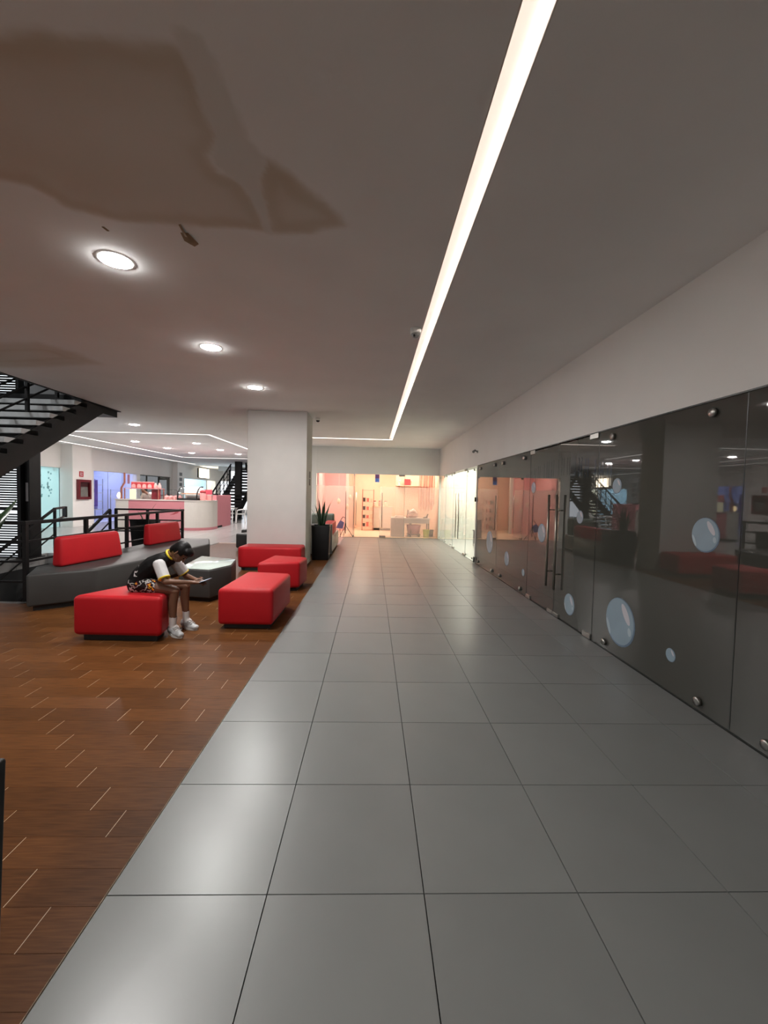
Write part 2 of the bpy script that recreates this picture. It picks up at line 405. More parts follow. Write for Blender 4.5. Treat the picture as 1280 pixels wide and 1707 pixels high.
col = soften(B(-2.6, -1.375, 8.7, 9.45, 0, H).mesh('column'), 0.006, 1, smooth=False)
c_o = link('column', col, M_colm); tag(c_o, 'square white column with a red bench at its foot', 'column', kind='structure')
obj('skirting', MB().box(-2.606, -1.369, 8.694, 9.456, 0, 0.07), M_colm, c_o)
for k, (y0, z0, z1) in enumerate(((9.08, 1.86, 2.0), (9.08, 1.70, 1.84))):
    obj('plaque', B(-1.376, -1.367, y0, y0+0.12, z0, z1), mat('grey_plaque', (0.13, 0.13, 0.13), 0.5), c_o)
pil = MB().box(XL-0.05, -11.66, 16.5, 17.62, 0, H)
pil_o = obj('pillar', pil, M_wall); tag(pil_o, 'white pillar with a red fire cabinet by the cafe', 'pillar', kind='structure')
pil2 = obj('pillar', B(XL-0.05, -11.8, 25.5, 26.4, 0, H), M_wall); tag(pil2, 'slim white pillar with dark square signs beyond the cafe', 'pillar', kind='structure')
for k in range(3):
    obj('plaque', B(-11.8, -11.79, 25.75, 26.1, 2.42-0.32*k, 2.62-0.32*k), mat('grey_plaque', (0.13, 0.13, 0.13), 0.5), pil2)

# ================================================================== CEILING LIGHTS
def strip_light(label, x0, x1, y0, y1, axis, main=True):
    t = empty('light_strip', label, 'light strip', 'recessed light strips', loc=(0, 0, 0))
    z = H+0.055
    if axis == 'y':
        obj('diffuser', B(x0+0.004, x1-0.004, y0, y1, z, z+0.01), M_strip, t)
        obj('led_edge', B(x1-0.012, x1-0.003, y0, y1, z-0.016, z-0.001), M_led, t)
        obj('channel', MB().box(x0-0.003, x0+0.004, y0, y1, H-0.002, H+0.089).box(x1-0.003, x1+0.004, y0, y1, H-0.002, H+0.089), M_white, t)
    else:
        obj('diffuser', B(x0, x1, y0+0.004, y1-0.004, z, z+0.01), M_strip, t)
        obj('led_edge', B(x0, x1, y1-0.012, y1-0.003, H+0.004, z-0.001), emis('cross_strip_led', (1.0, 0.9, 0.8), 2.5), t)
        obj('channel', MB().box(x0, x1, y0-0.003, y0+0.004, H-0.002, H+0.089).box(x0, x1, y1-0.003, y1+0.004, H-0.002, H+0.089), M_white, t)
strip_light('long recessed warm light strip running down the corridor ceiling', 0.47, 0.59, -4.9, 12.66, 'y')
strip_light('short recessed light strip crossing the ceiling before the pink shop', -2.7, 0.59, 12.66, 12.78, 'x')
for lab, a in (('thin white light line across the cafe ceiling, nearest of the cafe lines', (-9.2, -4.97, 12.60, 12.68)),
               ('thin light line running back along the cafe ceiling beside the column', (-4.97, -4.89, 12.60, 17.2)),
               ('thin light line running back over the cafe counter', (-9.68, -9.60, 13.3, 21.4)),
               ('thin light line close to the cafe wall over the lit shops', (-11.40, -11.32, 13.0, 27.0)),
               ('short light line across the ceiling behind the cafe counter', (-9.60, -6.2, 21.4, 21.5))):
    t = empty('light_line', lab, 'light strip', 'cafe light lines')
    obj('diffuser', B(a[0], a[1], a[2], a[3], H-0.006, H-0.001), M_fled, t)
    obj('channel', B(a[0]-0.012, a[1]+0.012, a[2]-0.012, a[3]+0.012, H-0.0035, H-0.0005), M_white, t)
def downlight(x, y, r, lens, label, grp):
    t = empty('downlight', label, 'downlight', grp, loc=(x, y, H))
    obj('lens', MB().lathe([(r*0.68, -0.0105), (r*0.95, -0.003)], n=16), lens, t)
    obj('trim', MB().lathe([(r*0.95, -0.003), (r*0.97, -0.004), (r, -0.002), (r, -0.0005), (r*0.95, -0.0005), (r*0.95, -0.003)], n=24, caps=False), M_white, t, True)
for (y, lab) in ((3.19, 'round downlight by the ceiling stain, nearest of the corridor row'), (5.0, 'round downlight in the corridor row, second from the stain'),
                 (6.83, 'round downlight just before the column'), (11.9, 'round downlight behind the column before the pink shop'), (-1.4, 'round downlight added behind the viewer to brighten the ceiling'), (-3.2, 'round downlight added nearest the wall behind the viewer for ceiling bounce')):  # the pair behind the viewer is added to lift ceiling and ottoman fronts
    downlight(-1.93, y, 0.118, M_down, lab, 'corridor downlights')
fd = [(-6.25, 11.09, 'nearest'), (-8.41, 14.97, 'second over the counter front, next to the light line'), (-6.3, 15.04, 'over the rounded counter end'), (-8.28, 17.0, 'third, behind the counter'),
      (-6.24, 17.2, 'over the pink counter end'), (-8.13, 18.9, 'fourth, deep over the counter'), (-6.06, 18.9, 'deepest, next to the column'), (-6.3, 13.0, 'before the rounded counter end')]
for x, y, lab in fd:
    if lab.startswith('before'): continue
    downlight(x, y, 0.125, M_downf, 'round cafe downlight '+lab, 'cafe downlights')
# security cameras
def dome(x, y, r, m1, m2, label):
    t = empty('security_camera', label, 'camera', 'ceiling security cameras', loc=(x, y, H))
    obj('housing', MB().lathe([(r, 0), (r, -0.045), (r*0.92, -0.055)], n=20), m1, t, True)
    pr = [(r*0.86*math.cos(a), -0.05-r*0.8*math.sin(a)) for a in [i*PI/12 for i in range(6)]]+[(0.001, -0.05-r*0.8)]
    obj('dome', MB().lathe(pr, n=20), m2, t, True)
    obj('eye', MB().lathe([(r*0.18, 0), (r*0.18, -0.02)], c=(-r*0.3, -r*0.55, -0.05-r*0.35), n=12), M_black, t)
dome(0.405, 4.25, 0.055, M_plastic, mat('smoked_dome', (0.35, 0.34, 0.33), 0.1), 'white dome camera beside the ceiling light strip')
dome(-1.25, 9.4, 0.05, M_plastic, M_black, 'black dome camera on the ceiling by the column')
# torn plaster hanging by the first downlight
t = empty('plaster_flake', 'torn flake of brown plaster hanging from the stained ceiling', 'plaster flake')
mf = mat('brown_plaster', (0.30, 0.21, 0.13), 0.9, var=0.2, vscale=20)
obj('flap', MB().prism_dir([(-1.29, 2.82, H-0.001), (-1.24, 2.82, H-0.001), (-1.20, 2.88, H-0.03), (-1.24, 2.91, H-0.03), (-1.29, 2.87, H-0.018)], (0.004, 0.002, -0.006)), mf, t)
obj('curl', MB().prism_dir([(-1.265, 2.74, H-0.001), (-1.25, 2.735, H-0.001), (-1.25, 2.83, H-0.02), (-1.27, 2.83, H-0.014)], (0.003, 0, -0.005)), mf, t)
tag(obj('paint_chip', MB().prism_dir([(-1.775, 2.79, H-0.001), (-1.76, 2.79, H-0.001), (-1.745, 2.82, H-0.008), (-1.76, 2.82, H-0.008)], (0, 0, -0.004)), mf), 'tiny dark paint chip on the ceiling above the brightest downlight', 'paint chip')

# ================================================================== DARK GLASS FRONT
win1 = empty('window_1', 'dark smoked glass shop front with bubble stickers', 'glass wall', kind='structure')
def pane(x, y0, y1, z0, z1, m, parent, name='pane', th=0.012):
    return obj(name, B(x-th/2, x+th/2, y0+0.0025, y1-0.0025, z0, z1), m, parent)
def edge(y, parent, x=GX):
    obj('edge_seal', B(x-0.007, x+0.006, y-0.004, y+0.004, 0.01, 2.25), M_seam, parent)
def standoff(y, z, parent, r=0.032, x=GX):
    obj('standoff', MB().lathe([(r*0.55, 0.0), (r, -0.004), (r, -0.024), (r*0.85, -0.030), (0.001, -0.031)], c=(x-0.006, y, z), n=16, axis='x'), M_chrome, parent, True)
def patch(y0, y1, z0, z1, parent, x=GX):
    obj('patch_fitting', soften(B(x-0.022, x+0.022, y0, y1, z0, z1).mesh('patch_fitting'), 0.004, 1, smooth=False), None, parent) if False else link('patch_fitting', soften(B(x-0.022, x+0.022, y0, y1, z0, z1).mesh('patch_fitting'), 0.004, 1, smooth=False), M_chrome, parent)
for y0, y1 in ((-4.95, -2.7), (-2.7, -0.9), (-0.9, 0.86), (0.86, 2.63), (2.63, 4.375), (6.28, 7.87), (7.87, 9.45)):
    pane(GX, y0, y1, 0.012, 2.25, M_dglass, win1)
for y in (0.86, 2.63, 4.372, 6.282, 7.87): edge(y, win1)
for y in (0.6, 1.1, 2.36, 2.89, 4.11, 6.53, 7.6, 8.11, 9.2):
    standoff(y, 2.165, win1); standoff(y, 0.08, win1)
obj('floor_seal', B(GX-0.010, GX+0.010, -4.95, 4.37, 0.0, 0.012), M_seam, win1)
obj('floor_seal', B(GX-0.010, GX+0.010, 6.28, 9.45, 0.0, 0.012), M_seam, win1)
obj('head_seal', B(GX-0.016, GX-0.008, -4.95, 9.45, 2.245, 2.257), M_seam, win1)
obj('backing', B(GX+0.05, GX+0.12, -4.95, 9.40, 0.0, 2.25), M_darkroom, win1)
def handle(y, z0, z1, parent, x=GX, sd=-1, m=None):
    h = obj('handle', MB().tube([(x+sd*0.06, y, z0), (x+sd*0.06, y, z1)], 0.0155, 10), m or M_chrome, parent, True)
    for z in (z0+0.2, z1-0.2):
        obj('handle_post', MB().tube([(x+sd*0.005, y, z), (x+sd*0.06, y, z)], 0.009, 8), m or M_chrome, h, True)
M_hbar = mat('bronze_steel', (0.32, 0.29, 0.25), 0.3, metal=1.0)
for n, (y0, y1, hy, lab) in enumerate(((4.378, 5.325, 5.22, 'dark glass door leaf nearer the viewer with a tall bar handle'), (5.335, 6.275, 5.46, 'dark glass door leaf farther along with a tall bar handle'))):
    d = empty('door_%d' % (n+1), lab, 'glass door', kind='structure')
    pane(GX, y0, y1, 0.015, 2.23, M_dglass, d)
    handle(hy, 0.36, 1.58, d, m=M_hbar)
    hinge = y0 if n == 0 else y1-0.17
    patch(hinge, hinge+0.17, 2.19, 2.245, d); patch(hinge, hinge+0.17, 0.006, 0.062, d)
    oy = y1-0.16 if n == 0 else y0
    patch(oy, oy+0.16, 0.006, 0.05, d)
edge(5.33, win1)
# arched faint lettering film above the doors (illegible)
M_film = mat('faint_blue_film', (0.040, 0.047, 0.056), 0.05, spec=0.7)
xs = GX-0.0068
af = empty('arched_film', 'faint blue arched lettering film on the dark glass doors', 'window film')
for k in range(16):
    y = 6.42-0.15*k; q = (y-5.3)/1.15; z = 2.05-0.16*q*q; hgt = 0.22; fb = MB()
    fb.box(xs-0.0008, xs, y-0.045, y-0.018, z-hgt, z)
    if k % 3 != 1: fb.box(xs-0.0008, xs, y+0.015, y+0.04, z-hgt, z)
    if k % 2 == 0: fb.box(xs-0.0008, xs, y-0.018, y+0.015, z-hgt*0.55, z-hgt*0.42)
    obj('letter', fb, M_film, af)

# bubble stickers
M_bub = mat('bubble_blue', (0.24, 0.32, 0.38), 0.35, var=0.08, vscale=4)
M_bub2 = mat('bubble_rim', (0.11, 0.165, 0.23), 0.35)
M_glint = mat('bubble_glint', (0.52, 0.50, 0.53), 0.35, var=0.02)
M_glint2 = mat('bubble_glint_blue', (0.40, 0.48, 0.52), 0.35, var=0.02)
def ell(cy, cz, ry, rz, rot, x, th=0.0008, n=20):
    pts = []
    for k in range(n):
        t = 2*PI*k/n; a, b = ry*math.cos(t), rz*math.sin(t)
        pts.append((x, cy+a*math.cos(rot)-b*math.sin(rot), cz+a*math.sin(rot)+b*math.cos(rot)))
    return MB().prism_dir(pts, (-th, 0, 0))
BUB = [(2.914, 1.292, 0.253, 'large blue bubble sticker at eye height beside the nearest glass seam'), (3.878, 0.357, 0.465, 'biggest blue bubble sticker low on the dark glass'),
       (4.895, 0.257, 0.26, 'blue bubble sticker low on the door leaf nearer the viewer'), (3.193, 0.303, 0.108, 'small round bubble sticker low on the nearest big pane'),
       (5.784, 1.041, 0.265, 'blue bubble sticker beside the bar handle of the farther door'), (4.725, 1.324, 0.152, 'small bubble sticker high on the door leaf nearer the viewer'),
       (4.023, 1.67, 0.152, 'small bubble sticker high up beside the door'), (6.14, 1.688, 0.165, 'small bubble sticker high on the farther door leaf'),
       (8.34, 0.62, 0.455, 'pale big bubble sticker on the farthest dark pane'), (7.25, 0.451, 0.255, 'pale bubble sticker low on the second farthest pane'), (6.437, 0.353, 0.115, 'tiny pale bubble sticker low beside the farther door hinge')]
for y, z, d, lab in BUB:
    t = empty('bubble_sticker', lab, 'sticker', 'bubble stickers on the dark glass', loc=(GX-0.0062, y, z)); r = d/2
    obj('rim', ell(0, 0, r, r, 0, 0, n=28), M_bub2, t)
    obj('disc', ell(0.03*r, 0.02*r, r*0.95, r*0.95, 0, -0.0008, n=28), M_bub, t)
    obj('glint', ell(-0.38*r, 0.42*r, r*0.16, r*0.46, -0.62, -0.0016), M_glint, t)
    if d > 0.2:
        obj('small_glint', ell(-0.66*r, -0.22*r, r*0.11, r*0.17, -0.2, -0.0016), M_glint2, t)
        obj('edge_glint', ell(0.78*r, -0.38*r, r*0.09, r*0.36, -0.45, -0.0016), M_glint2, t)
# small spotlight on the wall above the white shop
t = empty('wall_spotlight', 'small grey spotlight fixed on the wall band', 'spotlight', loc=(GX-0.012, 9.5, 2.57))
obj('bracket', MB().lathe([(0.03, 0), (0.03, -0.02)], n=12, axis='x'), M_chrome, t)
obj('head', MB().tube([(-0.02, 0, 0), (-0.07, -0.02, 0.03), (-0.09, 0.06, 0.0)], [0.012, 0.02, 0.032], 10), mat('grey_metal', (0.2, 0.2, 0.19), 0.4, metal=0.8), t, True)
# ================================================================== PINK SHOP AT THE END
M_peach = mat('peach_wall', (0.82, 0.62, 0.48), 0.8, var=0.03)
M_rose = mat('rose_wall', (0.85, 0.40, 0.42), 0.8, var=0.03)
M_sfloor = mat('peach_floor', (0.74, 0.58, 0.42), 0.3, var=0.04)
se = MB().box(-2.0, GX+0.1, YE, YE+4.4, -0.2, -0.001)
tag(obj('floor', se, M_sfloor), 'glossy peach floor inside the pink shop', 'floor', kind='structure')
sb = obj('wall_pink_shop', MB().box(-2.0, GX+0.1, YE+4.3, YE+4.45, 0, 3.0).box(GX+0.02, GX+0.12, YE, YE+4.4, 0, 3.0), M_peach); tag(sb, 'peach back wall of the pink shop', 'wall', kind='structure')
obj('rose_panel', B(-1.999, -1.95, YE+0.2, YE+4.3, 0, 3.0), M_rose, sb)
obj('shop_ceiling', B(-2.0, GX+0.1, YE+0.14, YE+4.4, 2.95, 3.05), M_ceil, sb)
obj('rose_back_panel', B(-1.95, -1.1, YE+2.4, YE+2.5, 0, 2.95), M_rose, sb)
obj('white_post', B(-1.1, -0.98, YE+2.38, YE+2.5, 0, 2.95), M_white, sb)
M_shopl = emis('pink_shop_lamp', (1.0, 0.80, 0.62), L_SHOP_END)
for k, (x, y) in enumerate(((-1.2, YE+0.9), (0.3, YE+0.9), (1.7, YE+0.9), (-0.4, YE+2.9), (1.2, YE+2.9))):
    lt = empty('ceiling_panel_light', 'warm ceiling panel light in the pink shop, %s' % ('over the tripod side', 'over the open door', 'over the work table', 'deep over the rack', 'deep over the high shelf')[k], 'ceiling light', 'pink shop ceiling lights', loc=(x, y, 2.93))
    obj('lens', B(-0.28, 0.28, -0.28, 0.28, -0.004, 0.0), M_shopl, lt); obj('frame', MB().box(-0.3, 0.3, -0.3, 0.3, 0.0, 0.018), M_white, lt)
# front: panes, film, doors
win2 = empty('window_2', 'frosted glass front of the pink shop', 'glass wall', kind='structure')
M_frost = clear_glass('frosted_band', film=0.24, filmcol=(0.92, 0.86, 0.82))
def ypane(x0, x1, z0, z1, m, parent, name='pane', y=YE):
    return obj(name, B(x0+0.002, x1-0.002, y-0.005, y+0.005, z0, z1), m, parent)
for x0, x1 in ((-2.0, -0.66), (1.16, 2.40)):
    ypane(x0, x1, 0.01, 2.26, M_clear, win2)
    obj('frosted_film', B(x0+0.004, x1-0.004, YE-0.0075, YE-0.0055, 0.02, 1.82), M_frost, win2)
M_gedge = mat('green_glass_edge', (0.25, 0.30, 0.28), 0.2)
for x in (-0.66, 1.16): obj('edge_seal', B(x-0.004, x+0.004, YE-0.006, YE+0.006, 0.01, 2.26), M_gedge, win2)
d3 = empty('door_3', 'closed glass door leaf of the pink shop', 'glass door', kind='structure')
ypane(0.28, 1.155, 0.015, 2.25, M_clear, d3); obj('frosted_film', B(0.284, 1.15, YE-0.0075, YE-0.0055, 0.02, 1.82), M_frost, d3)
obj('handle', MB().tube([(0.36, YE-0.05, 0.35), (0.36, YE-0.05, 1.6)], 0.016, 8), M_chrome, d3, True)
obj('patch_fitting', B(0.28, 0.5, YE-0.02, YE+0.02, 0.006, 0.06), M_chrome, d3); obj('patch_fitting', B(0.95, 1.155, YE-0.02, YE+0.02, 2.2, 2.26), M_chrome, d3)
d4 = empty('door_4', 'open glass door leaf standing into the pink shop', 'glass door', kind='structure')
obj('pane', B(-0.655, -0.645, YE+0.02, YE+0.9, 0.015, 2.25), M_clear, d4)
obj('frosted_film', B(-0.643, -0.641, YE+0.02, YE+0.9, 0.02, 1.82), M_frost, d4)
obj('handle', MB().tube([(-0.60, YE+0.82, 0.35), (-0.60, YE+0.82, 1.6)], 0.016, 8), M_chrome, d4, True)
obj('patch_fitting', B(-0.67, -0.63, YE+0.0, YE+0.2, 0.006, 0.06), M_chrome, d4); obj('patch_fitting', B(-0.67, -0.63, YE+0.0, YE+0.2, 2.2, 2.26), M_chrome, d4)
# contents of the pink shop
def simple_shelf(name, label, loc, w, d, h, zs, m, mp=None):
    t = empty(name, label, 'shelf', loc=loc)
    for x in (0, w-0.025):
        for y in (0, d-0.025): obj('post', B(x, x+0.025, y, y+0.025, 0, h), mp or m, t)
    for z in zs: obj('shelf_board', B(0.0, w, 0.0, d, z, z+0.025), m, t)
    return t
M_rosegold = mat('rose_metal', (0.55, 0.22, 0.16), 0.35, metal=0.6)
simple_shelf('shelf_rack', 'pink metal shelf rack inside the pink shop door', (-0.42, YE+2.7, 0), 0.5, 0.35, 1.75, (0.15, 0.5, 0.85, 1.2, 1.7), mat('pale_pink_board', (0.75, 0.45, 0.36), 0.5), M_rosegold)
cols = [(0.06, 0.05, 0.06), (0.7, 0.3, 0.25), (0.75, 0.6, 0.45), (0.5, 0.12, 0.12), (0.8, 0.75, 0.65), (0.1, 0.08, 0.1), (0.75, 0.4, 0.45)]
k = 0
for z, zn in ((0.175, 'bottom'), (0.525, 'second'), (0.875, 'third'), (1.225, 'fourth')):
    for i, pn in enumerate(('post', 'middle', 'far end')):
        x = -0.38+0.15*i; hh = 0.12+0.05*((k*7) % 4)/3
        t = empty('gift_box', 'small %s gift box on the %s board of the pink rack, %s place' % (('dark', 'red', 'tan')[k % 3], zn, pn), 'box', 'gift boxes on the pink rack', loc=(x, YE+2.74, z))
        mm = mat('gift_%d' % (k % 3), ((0.07, 0.05, 0.05), (0.6, 0.16, 0.13), (0.7, 0.5, 0.36))[k % 3], 0.5)
        obj('carton', B(0, 0.1, 0, 0.2, 0.0, hh-0.025), mm, t); obj('lid', B(-0.004, 0.104, -0.004, 0.204, hh-0.03, hh), mm, t); k += 1
cb = empty('shop_counter', 'white low cabinet with black plinth inside the pink shop', 'cabinet', loc=(0.02, YE+3.0, 0))
obj('body', B(0, 0.85, 0, 0.5, 0.09, 1.0), M_white, cb); obj('plinth', B(0.02, 0.83, 0.02, 0.48, 0, 0.09), M_black, cb)
obj('top', B(-0.02, 0.87, -0.02, 0.52, 1.0, 1.03), M_peach, cb); obj('door', B(0.03, 0.42, -0.012, 0.0, 0.12, 0.97), M_white, cb); obj('door', B(0.43, 0.82, -0.012, 0.0, 0.12, 0.97), M_white, cb)
for q, x in enumerate((0.1, 0.33, 0.58)):
    t = empty('jar', ('pale jar at the door end of the white cabinet', 'red-lidded jar in the middle of the white cabinet', 'cream jar at the far end of the white cabinet')[q], 'jar', 'jars on the white cabinet', loc=(0.02+x, YE+3.2, 1.03))
    obj('glass', MB().lathe([(0.06, 0), (0.07, 0.03), (0.07, 0.16), (0.05, 0.2)], n=12), mat('jar_%d' % q, ((0.8, 0.6, 0.5), (0.75, 0.35, 0.3), (0.8, 0.7, 0.55))[q], 0.3), t, True)
    obj('lid', MB().lathe([(0.055, 0.2), (0.055, 0.24)], n=12), mat('jar_lid', (0.45, 0.1, 0.1), 0.4), t)
# hanging sign, red box, fringe curtain
t = empty('hanging_sign', 'purple and blue sign hanging in the pink shop', 'sign', loc=(0.1, YE+0.7, 2.0))
obj('board', B(0, 0.16, 0, 0.015, 0.14, 0.36), mat('purple_board', (0.07, 0.03, 0.16), 0.5), t)
obj('picture', B(0, 0.16, -0.002, 0.015, 0.0, 0.14), mat('blue_picture', (0.06, 0.18, 0.65), 0.4, var=0.3, vscale=18), t)
obj('cord', MB().tube([(0.08, 0.007, 0.36), (0.08, 0.007, 0.93)], 0.004, 6), M_black, t)
ws = empty('wall_shelf', 'peach display shelf high on the pink shop wall', 'shelf', loc=(0.95, YE+1.6, 1.93)); obj('board', B(0, 1.4, 0, 0.3, -0.03, 0), M_peach, ws); obj('bracket', B(0.1, 0.13, 0.0, 0.3, -0.15, -0.03), M_rosegold, ws); obj('bracket', B(1.25, 1.28, 0.0, 0.3, -0.15, -0.03), M_rosegold, ws)
obj('support', B(0.0, 1.4, 0.3, 0.36, -1.93, 1.02), M_peach, ws)
t = empty('gift_bag', 'bright red gift bag on the high peach shelf', 'bag', loc=(1.28, YE+1.65, 1.93)); obj('bag', B(0, 0.24, 0, 0.12, 0, 0.25), mat('bag_red', (0.85, 0.05, 0.06), 0.5), t)
obj('handle', MB().tube([(0.06, 0.06, 0.25), (0.09, 0.06, 0.33), (0.15, 0.06, 0.33), (0.18, 0.06, 0.25)], 0.006, 6), M_white, t)
for q in range(2):
    tag(obj('candle_holder', MB().lathe([(0.05, 0), (0.02, 0.02), (0.02, 0.12), (0.05, 0.16), (0.04, 0.2)], c=(1.08+0.5*q, YE+1.72, 1.93), n=10), mat('cream_wax', (0.85, 0.75, 0.6), 0.5), smooth=True), ('cream candle holder beside the red bag, door side', 'cream candle holder beside the red bag, curtain side')[q], 'candle holder', 'candle holders on the high shelf')
t = empty('fringe_curtain', 'pink foil fringe curtain in the corner of the pink shop', 'curtain', loc=(1.75, YE+0.75, 0))
fmats = [mat('foil_rose', (0.75, 0.32, 0.28), 0.3, metal=0.5), mat('foil_pale', (0.9, 0.66, 0.55), 0.3, metal=0.4), mat('foil_red', (0.6, 0.18, 0.16), 0.3, metal=0.5)]
obj('rail', B(0, 0.64, -0.01, 0.01, 2.5, 2.52), M_chrome, t)
for q in range(18):
    x = 0.02+q*0.034; zb = 0.95+0.25*random.random()
    pts = [(x+0.008*math.sin(i*1.3+q), 0.012*math.sin(i*0.9+q*2), 2.5-(2.5-zb)*i/6) for i in range(7)]
    obj('foil_strand', MB().tube(pts, 0.011, 4), fmats[q % 3], t)
# fringe strings and hanging decorations
for q, (x, z) in enumerate(((-0.95, 1.05), (-0.85, 1.4), (-1.3, 1.25))):
    t = empty('hanging_star', ('pale hanging ornament, lowest of three in the pink shop window', 'pale hanging ornament, highest of three in the pink shop window', 'pale hanging ornament next to the rose wall')[q], 'ornament', 'hanging ornaments', loc=(x, YE+1.0+0.15*q, z))
    obj('cord', MB().tube([(0, 0, 0.12), (0, 0, 2.95-z)], 0.004, 5), M_white, t)
    obj('body', MB().lathe([(0.002, -0.12), (0.06, -0.05), (0.075, 0.0), (0.05, 0.07), (0.002, 0.12)], n=10), mat('ornament', (0.85, 0.7, 0.5), 0.3), t, True)
# work table with baskets
tb = empty('work_table', 'grey work table behind the frosted pink shop glass', 'table', loc=(0.72, YE+0.35, 0))
obj('table_top', B(0, 1.45, 0, 0.6, 0.66, 0.70), mat('pale_top', (0.72, 0.62, 0.55), 0.4), tb); obj('apron', B(0.03, 1.42, 0.02, 0.05, 0.5, 0.66), mat('grey_apron', (0.42, 0.38, 0.35), 0.5), tb)
obj('side_panel', B(0.0, 0.5, 0.03, 0.5, 0.0, 0.66), mat('grey_panel', (0.46, 0.38, 0.34), 0.5), tb)
for x in (0.72, 1.38):
    for y in (0.04, 0.54): obj('leg', B(x, x+0.04, y, y+0.04, 0, 0.66), mat('dark_leg', (0.12, 0.08, 0.07), 0.5), tb)
bk = empty('gift_basket', 'clear wrapped basket with a dark bow on the work table', 'basket', loc=(1.55, YE+0.62, 0.70))
obj('bowl', MB().lathe([(0.13, 0), (0.19, 0.05), (0.21, 0.12), (0.19, 0.12), (0.16, 0.05), (0.001, 0.03)], n=20), mat('rose_bowl', (0.7, 0.45, 0.4), 0.3), bk, True)
obj('wrap', MB().lathe([(0.2, 0.12), (0.17, 0.24), (0.06, 0.33), (0.02, 0.36)], n=16), clear_glass('cellophane', film=0.3), bk, True)
obj('bow', MB().tube([(-0.12, -0.12, 0.17), (-0.05, -0.19, 0.22), (0.03, -0.19, 0.22), (0.1, -0.13, 0.16)], [0.01, 0.03, 0.03, 0.01], 6), mat('dark_bow', (0.04, 0.03, 0.03), 0.5), bk, True)
t = empty('dark_figurine', 'small dark figurine with raised ears on the work table', 'figurine', loc=(1.33, YE+0.5, 0.70)); obj('body', MB().lathe([(0.05, 0), (0.055, 0.05), (0.03, 0.1)], n=10), mat('fig_rose', (0.5, 0.25, 0.2), 0.5), t, True); obj('ear', MB().tube([(0.0, 0, 0.1), (0.02, 0, 0.3)], [0.02, 0.026], 6), mat('dark_bow', (0.04, 0.03, 0.03), 0.5), t)
t = empty('tape_dispenser', 'dark tape dispenser at the end of the work table', 'tape dispenser', loc=(1.92, YE+0.45, 0.70)); obj('base', MB().prism_dir([(0, 0, 0), (0.16, 0, 0), (0.16, 0, 0.07), (0.2, 0, 0.16), (0.15, 0, 0.15), (0.1, 0, 0.05), (0, 0, 0.03)], (0, 0.06, 0)), mat('dark_tape', (0.07, 0.06, 0.06), 0.4), t); obj('roll', MB().lathe([(0.035, 0.01), (0.035, 0.05)], c=(0.07, 0, 0.06), n=12, axis='y'), M_white, t)
t = empty('paper_tray', 'low pile of paper on the work table near the closed door', 'tray', loc=(0.85, YE+0.45, 0.70)); obj('tray', B(0, 0.35, 0, 0.25, 0, 0.02), M_white, t); obj('paper', B(0.02, 0.33, 0.02, 0.23, 0.02, 0.06), mat('paper', (0.8, 0.66, 0.58), 0.8), t)
t = empty('tub', 'pink plastic tub under the work table', 'tub', loc=(1.58, YE+0.6, 0.1)); obj('tub_body', MB().lathe([(0.22, 0), (0.27, 0.33), (0.25, 0.33), (0.2, 0.02), (0.001, 0.02)], n=18), mat('tub_pink', (0.55, 0.2, 0.2), 0.4), t, True)
obj('trolley', B(-0.24, 0.24, -0.22, 0.22, -0.045, 0), mat('dark_leg', (0.12, 0.08, 0.07), 0.5), t)
for x in (-0.2, 0.2):
    for y in (-0.18, 0.18): obj('caster', MB().lathe([(0.03, -0.015), (0.03, 0.015)], c=(x, y, -0.07), n=10, axis='y'), M_black, t)
t = empty('waste_bin', 'lime green waste bin at the corner of the pink shop front', 'bin', loc=(2.02, YE+0.3, 0)); obj('bin_body', MB().lathe([(0.10, 0), (0.125, 0.26), (0.13, 0.28), (0.118, 0.28), (0.095, 0.012), (0.001, 0.012)], n=18), mat('lime', (0.55, 0.60, 0.03), 0.4), t, True); obj('rim', MB().lathe([(0.122, 0.265), (0.136, 0.27), (0.136, 0.285), (0.122, 0.285)], n=18, caps=False), mat('lime', (0.55, 0.60, 0.03), 0.4), t, True)
t = empty('waste_bin', 'dark waste bin behind the lime green one', 'bin', loc=(2.2, YE+0.62, 0)); obj('bin_body', MB().lathe([(0.12, 0), (0.15, 0.24), (0.14, 0.24), (0.11, 0.012), (0.001, 0.012)], n=16), mat('dark_bin', (0.09, 0.08, 0.07), 0.5), t, True); obj('rim', MB().lathe([(0.145, 0.23), (0.156, 0.235), (0.156, 0.25), (0.145, 0.25)], n=16, caps=False), mat('dark_bin', (0.09, 0.08, 0.07), 0.5), t, True)
# tripod with purple bag, in front of the glass
t = empty('tripod_stand', 'black tripod light stand before the pink shop glass', 'tripod', loc=(-0.92, YE-0.28, 0))
obj('pole', MB().tube([(0, 0, 0.14), (0, 0, 0.8), (0, 0, 1.62)], [0.014, 0.013, 0.008], 8), M_black, t)
for a in (0.3, 2.4, 4.5): obj('leg', MB().tube([(0.012*math.cos(a), 0.012*math.sin(a), 0.42), (0.28*math.cos(a), 0.28*math.sin(a), 0.01)], 0.009, 6), M_black, t)
obj('collar', MB().lathe([(0.028, 0.4), (0.028, 0.5)], n=10), M_black, t)
t = empty('purple_bag', 'small purple bag leaning at the tripod stand', 'bag', loc=(-1.12, YE-0.22, 0.0)); obj('bag_body', MB().prism_dir([(-0.14, 0, 0.32), (0.1, 0, 0.30), (0.15, 0, 0.52), (0.02, 0, 0.60), (-0.06, 0, 0.5)], (0, 0.1, 0)), mat('bag_purple', (0.22, 0.16, 0.30), 0.6), t); obj('strap', MB().tube([(0.02, 0.05, 0.6), (0.1, 0.04, 0.72), (0.19, 0.0, 0.68)], 0.012, 6), M_black, t)
